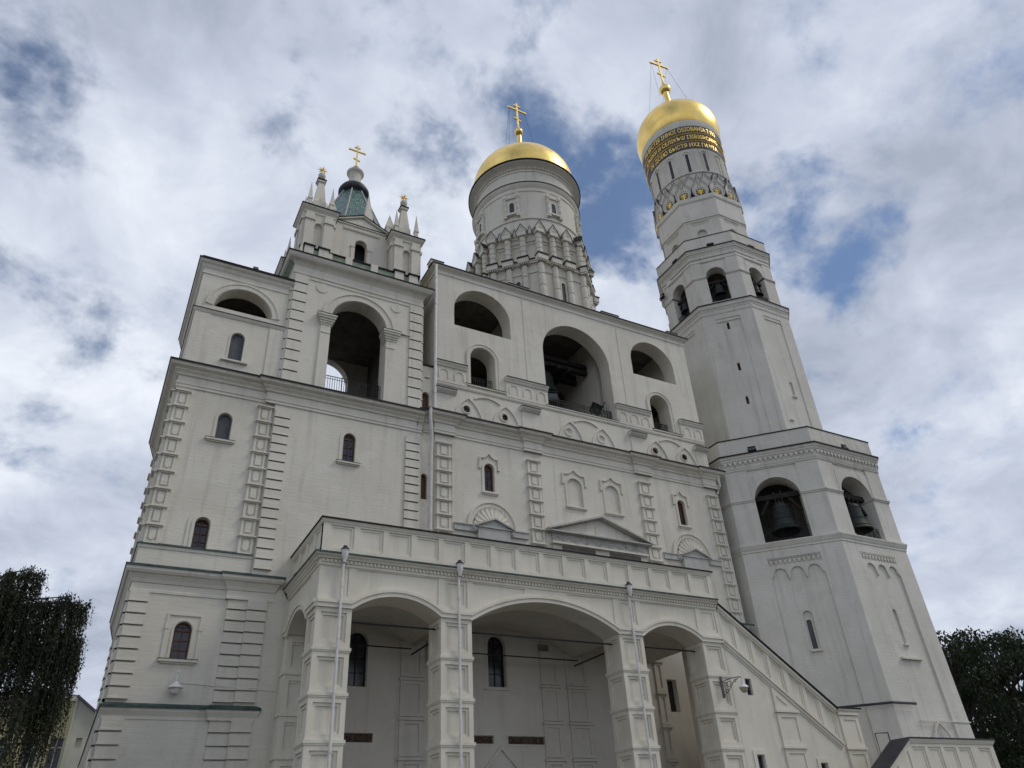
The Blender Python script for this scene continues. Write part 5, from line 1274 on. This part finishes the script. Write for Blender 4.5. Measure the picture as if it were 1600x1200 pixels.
for k in (0, 1, 7): railing(octfaces(TC, S4)[k].off(-.2), T, -.88, .72, 40.6, .9, .16, .012)
# great bell and timber frame inside the belfry's main arch
t, F = bell('bell', 'huge dark bell hanging in shadow inside the big central arch of the belfry', (24.3, 38.6, 29.2), 1.75, 2.3)
m = MB(); G = front(38.6)
for z in (31.9, 32.4): m.box(G, 22.5, 28.0, z, z + .32, -.9, -.55); m.box(G, 22.5, 28.0, z, z + .32, .55, .9)
for x in (23.2, 24.1, 25.2, 26.1): m.box(G, x, x + .26, 31.6, 31.88, -1.1, 1.2)
m.build('hanging_beam', M_TM, t)

# ================================================================ FLOODLIGHTS
def flood(label, p, n, size=.42, stand=.25, group=None, tilt=.5, white=False):
    t = thing('floodlight', label, 'floodlight', p, group); F = Fr(p, n)
    m = MB(); c, s_ = math.cos(tilt), math.sin(tilt)
    def Q_(u, v, d): return F(u, stand + size * .35 + v * c + d * s_, d * c - v * s_)
    class QF: pass
    w_ = size
    m.box(Q_, -w_ * .6, w_ * .6, -w_ * .45, w_ * .45, -.10 * w_, .14 * w_); m.box(Q_, -w_ * .4, w_ * .4, -w_ * .3, w_ * .3, -.32 * w_, -.10 * w_)
    m.box(Q_, -w_ * .64, w_ * .64, w_ * .43, w_ * .49, -.10 * w_, .25 * w_); m.build('housing', M_IR, t)
    g_ = MB(); g_.box(Q_, -w_ * .52, w_ * .52, -w_ * .38, w_ * .38, .142 * w_, .155 * w_); g_.build('lens', M_GL, t)
    b = MB(); b.box(F, -.7 * w_, -.64 * w_, .02, stand + w_ * .4, -.03, .03); b.box(F, .64 * w_, .7 * w_, .02, stand + w_ * .4, -.03, .03); b.box(F, -.7 * w_, .7 * w_, 0, .04, -.05, .05); b.build('bracket', M_IR, t)
    return t
OF = octfaces(TC, S4)
GF = 'floodlights along the tower ledges'
def ledge(k, s, u, z, o): p = octfaces(TC, s)[k](u, z, o); return (p.x, p.y, p.z), tuple(octfaces(TC, s)[k].n[:2])
p, n = ledge(7, S4, .4, 46.86, .10); flood('black floodlight on the left side of the upper tower ledge, above the left small bell', p, n, .46, .14, GF)
p, n = ledge(0, S4, .1, 46.86, .10); flood('black floodlight centred on the upper tower ledge, above the middle small bell', p, n, .46, .14, GF)
p, n = ledge(1, S4, .2, 46.86, .10); flood('black floodlight on the upper tower ledge, above the right small bell', p, n, .46, .14, GF)
p, n = ledge(2, S4, 1.6, 46.3, .35); flood('black floodlight sticking out from the right edge of the upper tower ledge', p, n, .46, .14, GF)
p, n = ledge(7, S4, -1.9, 44.3, .3); flood('black floodlight sticking out from the left edge of the upper tower', p, n, .46, .14, GF)
p, n = ledge(0, S2, -.9, 25.25, .06); flood('dark floodlight on the lower tower ledge above the left great bell', p, n, .42, .08, GF)
p, n = ledge(1, S2, .2, 25.25, .06); flood('grey floodlight on the lower tower ledge above the right great bell', p, n, .42, .08, GF)
flood('large floodlight tilted up behind the railing at the right of the central belfry arch', (26.9, 35.75, 26.5), (.25, -1), .75, .85, None, -.7)
flood('large pale backed floodlight at the left of the central belfry arch', (23.7, 36.3, 26.5), (-.3, -1), .80, 1.3, None, .2)
flood('floodlight tilted inside the small right arch of the belfry', (31.9, 35.8, 26.5), (-.2, -1), .62, .55, None, -.8)
flood('small black floodlight on the roof edge of the left annex block', (3.55, 34.95, 30.95), (0, -1), .22, .06, None)
# stairway rail inside the central arch
m = MB(); m.tube([(26.6, 36.2, 26.6), (27.7, 35.6, 28.3), (27.7, 35.6, 26.6)], .045, 6); ob = m.build('stair_rail', M_IR, B)

# ================================================================ LAMPS
t = thing('wall_lamp', 'white bell shaped lamp on a short bracket below the lowest annex window', 'wall lamp', (3.3, YA, 8.9))
m = MB(True); x, y = 3.3, YA - .30
m.lathe((x, y), [(.01, 8.80), (.06, 8.78), (.07, 8.66), (.05, 8.62), (.10, 8.58), (.15, 8.50), (.27, 8.42), (.30, 8.36), (.28, 8.34), (.02, 8.36)], 18); m.build('shade', M_LW, t)
m = MB(True); m.lathe((x, y), [(.20, 8.36), (.19, 8.26), (.13, 8.15), (.02, 8.10)], 16); m.build('bulb_glass', M_LW, t)
m = MB(); m.tube([(3.3, YA, 9.0), (3.34, YA - .12, 9.06), (3.34, YA - .26, 8.98), (x, y, 8.8)], .022, 6); m.tube([(3.3, YA, 8.7), (3.28, YA - .15, 8.85), (3.34, YA - .22, 9.0)], .016, 5); m.box(FA, 3.24, 3.36, 8.55, 9.1, 0, .03); m.build('bracket', M_LW, t)
t = thing('wall_lamp', 'hanging lamp on an ornate scrolled iron bracket on the rightmost porch pillar', 'wall lamp', (27.9, 29.7, 8.7))
m = MB(); px_, py_ = 27.95, 29.72
m.box(FP, 27.88, 28.0, 8.0, 9.0, .0, .06)
A0 = Vector((27.95, 29.72, 8.75)); dx = Vector((.62, -1.05, 0)).normalized()
m.tube([A0, A0 + dx * .5 + Vector((0, 0, .10)), A0 + dx * .95 + Vector((0, 0, .10)), A0 + dx * 1.0 + Vector((0, 0, -.02))], .022, 6)
for c, r_, n_ in ((A0 + dx * .32 + Vector((0, 0, -.18)), .17, 15), (A0 + dx * .17 + Vector((0, 0, -.48)), .11, 12), (A0 + dx * .66 + Vector((0, 0, -.05)), .09, 12)):
    m.tube([c + dx * (r_ * (1 - .045 * i) * math.cos(i * .5)) + Vector((0, 0, r_ * (1 - .045 * i) * math.sin(i * .5))) for i in range(n_)], .016, 5)
m.tube([A0 + Vector((0, 0, -.65)), A0 + dx * .3 + Vector((0, 0, -.42)), A0 + dx * .55 + Vector((0, 0, -.1)), A0 + dx * .85 + Vector((0, 0, .07))], .018, 5)
m.build('bracket', M_KG, t)
L = A0 + dx * 1.0
m = MB(True); m.lathe((L.x, L.y), [(.02, L.z), (.05, L.z - .12), (.07, L.z - .25), (.22, L.z - .36), (.25, L.z - .42), (.22, L.z - .43)], 20); m.build('shade', M_LW, t)
m = MB(True); m.lathe((L.x, L.y), [(.20, L.z - .42), (.19, L.z - .50), (.14, L.z - .60), (.05, L.z - .66), (.01, L.z - .66)], 20); m.build('glass_bowl', M_LC, t)

# ================================================================ HOUSE behind the birch
t = thing('yellow_house', 'pale yellow house with tall windows seen between the birch tree and the annex', 'house', (-8, 70, 0))
F = front(70)
m = MB(); hs = []
wins = [(x, z) for x in (-14.2, -11.9, -9.6, -7.3, -5.0, -2.9, -1.35) for z in (1.4, 5.2, 9.3)]
m.wall(F, rect(-16, -.15, 0, 14.3), [(rect(x, x + .95, z, z + 2.0), .22) for x, z in wins], .8); m.build('wall', M_YE, t)
m = MB(); m.wall(front(69.6), [(-.15, 0), (5, 0), (5, 10.2), (-.15, 14.05)], [(rect(.35, .75, 10.6, 11.3), .2), (rect(.2, .65, 7.2, 8.0), .2), (rect(1.2, 1.6, 6.5, 7.3), .2)], .8); m.box(front(69.6), -.27, -.15, 0, 14.2, -.5, .1); m.build('gable_wall', M_WH, t)
for x, z in wins:
    m = MB(); G = front(70.2); m.box(G, x, x + .95, z, z + 2.0, -.05, .0); o = m.build('window', M_SH, t)
    m = MB(); G2 = front(70.2); m.box(G2, x + .44, x + .51, z, z + 2.0, .0, .05); m.box(G2, x, x + .95, z + 1.35, z + 1.42, .0, .05); m.box(G2, x, x + .07, z, z + 2, 0, .05); m.box(G2, x + .88, x + .95, z, z + 2, 0, .05); m.box(F, x - .15, x + 1.1, z - .18, z - .06, 0, .12); m.build('window_frame', M_WH, o)
m = MB(); m.box(F, -16, -.15, 13.9, 14.3, 0, .25); m.box(F, -16, -.15, 8.5, 8.75, 0, .12); m.build('cornice', M_WH, t)
m = MB(); m.band(front(69.6), [(-.3, 14.15), (5.2, 10.1)], 0, .14, -3, .4); m.add([(-16, 69.7, 14.32), (-.1, 69.7, 14.32), (-.1, 80, 15.0), (-16, 80, 15.0)], [(0, 1, 2, 3)]); m.build('roof', M_RF, t)

# ================================================================ TREES
def leaf_mesh(name, pts, size, mat, parent, droop=.5, rnd=None):
    rnd = rnd or random.Random(1); vs = []; fs = []
    for (c, sc_) in pts:
        a = rnd.uniform(0, 2 * math.pi); b = rnd.uniform(-1.0, 1.0); d1 = Vector((math.cos(a), math.sin(a), b * .6)).normalized(); d2 = Vector((rnd.uniform(-.5, .5), rnd.uniform(-.5, .5), -1 if rnd.random() < droop else rnd.uniform(-1, 1))).normalized()
        s = size * sc_ * rnd.uniform(.6, 1.3); k = len(vs); c = Vector(c)
        vs += [c - d1 * s * .5, c + d2 * s * .9 - d1 * s * .12, c + d2 * s * 1.3, c + d1 * s * .5 + d2 * s * .5]; fs.append((k, k + 1, k + 2, k + 3))
    m = MB(); m.add(vs, fs); return m.build(name, mat, parent)
rnd = random.Random(11)
t = thing('birch_tree', 'dark weeping birch with long hanging twigs at the lower left', 'tree', (-4.4, 31, 0))
tm = MB(True); tm.tube([(-4.4, 31, 0), (-4.3, 31.1, 3), (-4.5, 31, 6), (-4.3, 31, 8.6), (-4.2, 31, 10)], [.30, .25, .19, .11, .04], 10)
pts = []; tw = MB()
tips = []
for i in range(34):
    a = rnd.uniform(0, 2 * math.pi); zz = rnd.uniform(4.2, 9.6); rr = (3.9 - .30 * max(0, zz - 5.0)) * rnd.uniform(.45, 1.0)
    s0 = Vector((-4.4, 31, zz - rnd.uniform(.6, 1.6))); e0 = Vector((-4.4 + rr * math.cos(a), 31 + rr * math.sin(a), zz)); mid = s0.lerp(e0, .55) + Vector((0, 0, .35))
    tm.tube([s0, mid, e0], [.07, .045, .02], 5); tips.append((s0, mid, e0))
extra = [(-.55, 30, 10.05), (-.75, 30.2, 10.15), (-1.05, 29.9, 10.25), (-1.35, 30.1, 10.1), (-2.15, 30, 10.95), (-2.45, 30.2, 11.15), (-2.9, 29.9, 10.85), (-3.1, 30, 10.3), (-.4, 30, 8.7), (-.38, 30.2, 8.2), (-.5, 30.1, 9.0), (-1.8, 30, 9.9), (-.75, 30.2, 8.75), (-.60, 30.6, 7.4), (-1.2, 30.0, 9.3), (-1.0, 30.4, 9.1), (-2.5, 30, 10.2), (-2.7, 30.4, 10.3), (-.95, 30.1, 8.4), (-3.6, 30.2, 9.5), (-1.5, 30.2, 8.6), (-1.9, 30.2, 9.2), (-.7, 30.4, 6.6), (-1.2, 30.3, 7.2)]
for e_ in extra:
    e0 = Vector(e_); s0 = Vector((-4.4, 31, e_[2] - 1.6)); mid = s0.lerp(e0, .6) + Vector((0, 0, .5)); tm.tube([s0, mid, e0], [.06, .035, .015], 5); tips.append((s0, mid, e0)); tips.append((mid.lerp(e0, .6), mid.lerp(e0, .8), e0))
for s0, mid, e0 in tips:
    for j in range(26):
        u = 1 - .75 * rnd.random() ** 1.8; b = (mid.lerp(e0, (u - .5) * 2) if u > .5 else s0.lerp(mid, u * 2)) + Vector((rnd.gauss(0, .10), rnd.gauss(0, .16), rnd.gauss(0, .08)))
        Ln = rnd.choice((rnd.uniform(.5, 1.4), rnd.uniform(1.2, 3.0))); dx_ = rnd.gauss(0, .07); n = int(Ln / .045)
        tw.tube([b, b + Vector((dx_, 0, -Ln * .5)), b + Vector((dx_ * 1.5, 0, -Ln))], .006, 3)
        for k in range(n):
            q = k / n; w_ = .055 * (1 - q * .6)
            pts.append(((b.x + dx_ * 1.5 * q + rnd.gauss(0, w_), b.y + rnd.gauss(0, w_), b.z - Ln * q + rnd.gauss(0, .03)), 1 - .3 * q))
for i in range(9000):
    a = rnd.uniform(0, 2 * math.pi); q = math.sqrt(rnd.random()); zz = rnd.uniform(.8, 9.3); rr = 3.0 * q * (1 - max(0, zz - 6.5) / 5.5)
    pts.append(((-4.7 + rr * math.cos(a), 31.6 + rr * math.sin(a), zz), 1.5))
tm.build('trunk', M_BA, t); tw.build('twigs', M_BA, t)
leaf_mesh('crown', pts, .082, M_LB, t, .85, rnd)
def lime(loc, H, Rc, seed, label, nb=70, per=150, lean=0):
    rn = random.Random(seed); t = thing('lime_tree', label, 'tree', (loc[0], loc[1], 0), 'broadleaved trees right of the tall tower'); x, y = loc
    tr_ = MB(True); tr_.tube([(x, y, 0), (x + .2, y, H * .25), (x + lean * .5, y, H * .5), (x + lean, y, H * .85)], [.45, .36, .26, .06], 9)
    pts = []
    for i in range(nb):
        a = rn.uniform(0, 2 * math.pi); ph = rn.uniform(-.75, 1.0); rr = Rc * math.sqrt(max(.05, 1 - ph * ph * .8)) * rn.uniform(.35, 1.0)
        c = Vector((x + lean * .5 + rr * math.cos(a), y + rr * math.sin(a), H * .58 + ph * H * .38 + rn.uniform(-.4, .4)))
        s0 = Vector((x + lean * .4, y, max(H * .2, c.z - rn.uniform(1.5, 4.0)))); tr_.tube([s0, s0.lerp(c, .5) + Vector((0, 0, .5)), c], [.13, .08, .03], 5)
        cr_ = rn.uniform(.9, 1.9)
        for j in range(per):
            d = Vector((rn.gauss(0, 1), rn.gauss(0, 1), rn.gauss(0, .7))); d = d.normalized() * cr_ * rn.uniform(.55, 1.0) ** .6
            pts.append(((c.x + d.x, c.y + d.y, c.z + d.z * .7), 1))
    tr_.build('trunk', M_BA, t); leaf_mesh('crown', pts, .30, M_LM, t, .4, rn); return t
lime((73.2, 46.5), 19.3, 5.0, 1, 'dark leafy tree touching the right edge of the tall tower')
lime((80.5, 46), 20.2, 5.2, 2, 'dark leafy tree at the right edge of the picture')
lime((88.5, 50), 20.5, 5.5, 5, 'dark leafy tree behind the others at the far right')
lime((68.5, 60), 17.5, 5.0, 8, 'dark leafy tree mostly hidden behind the tall tower')
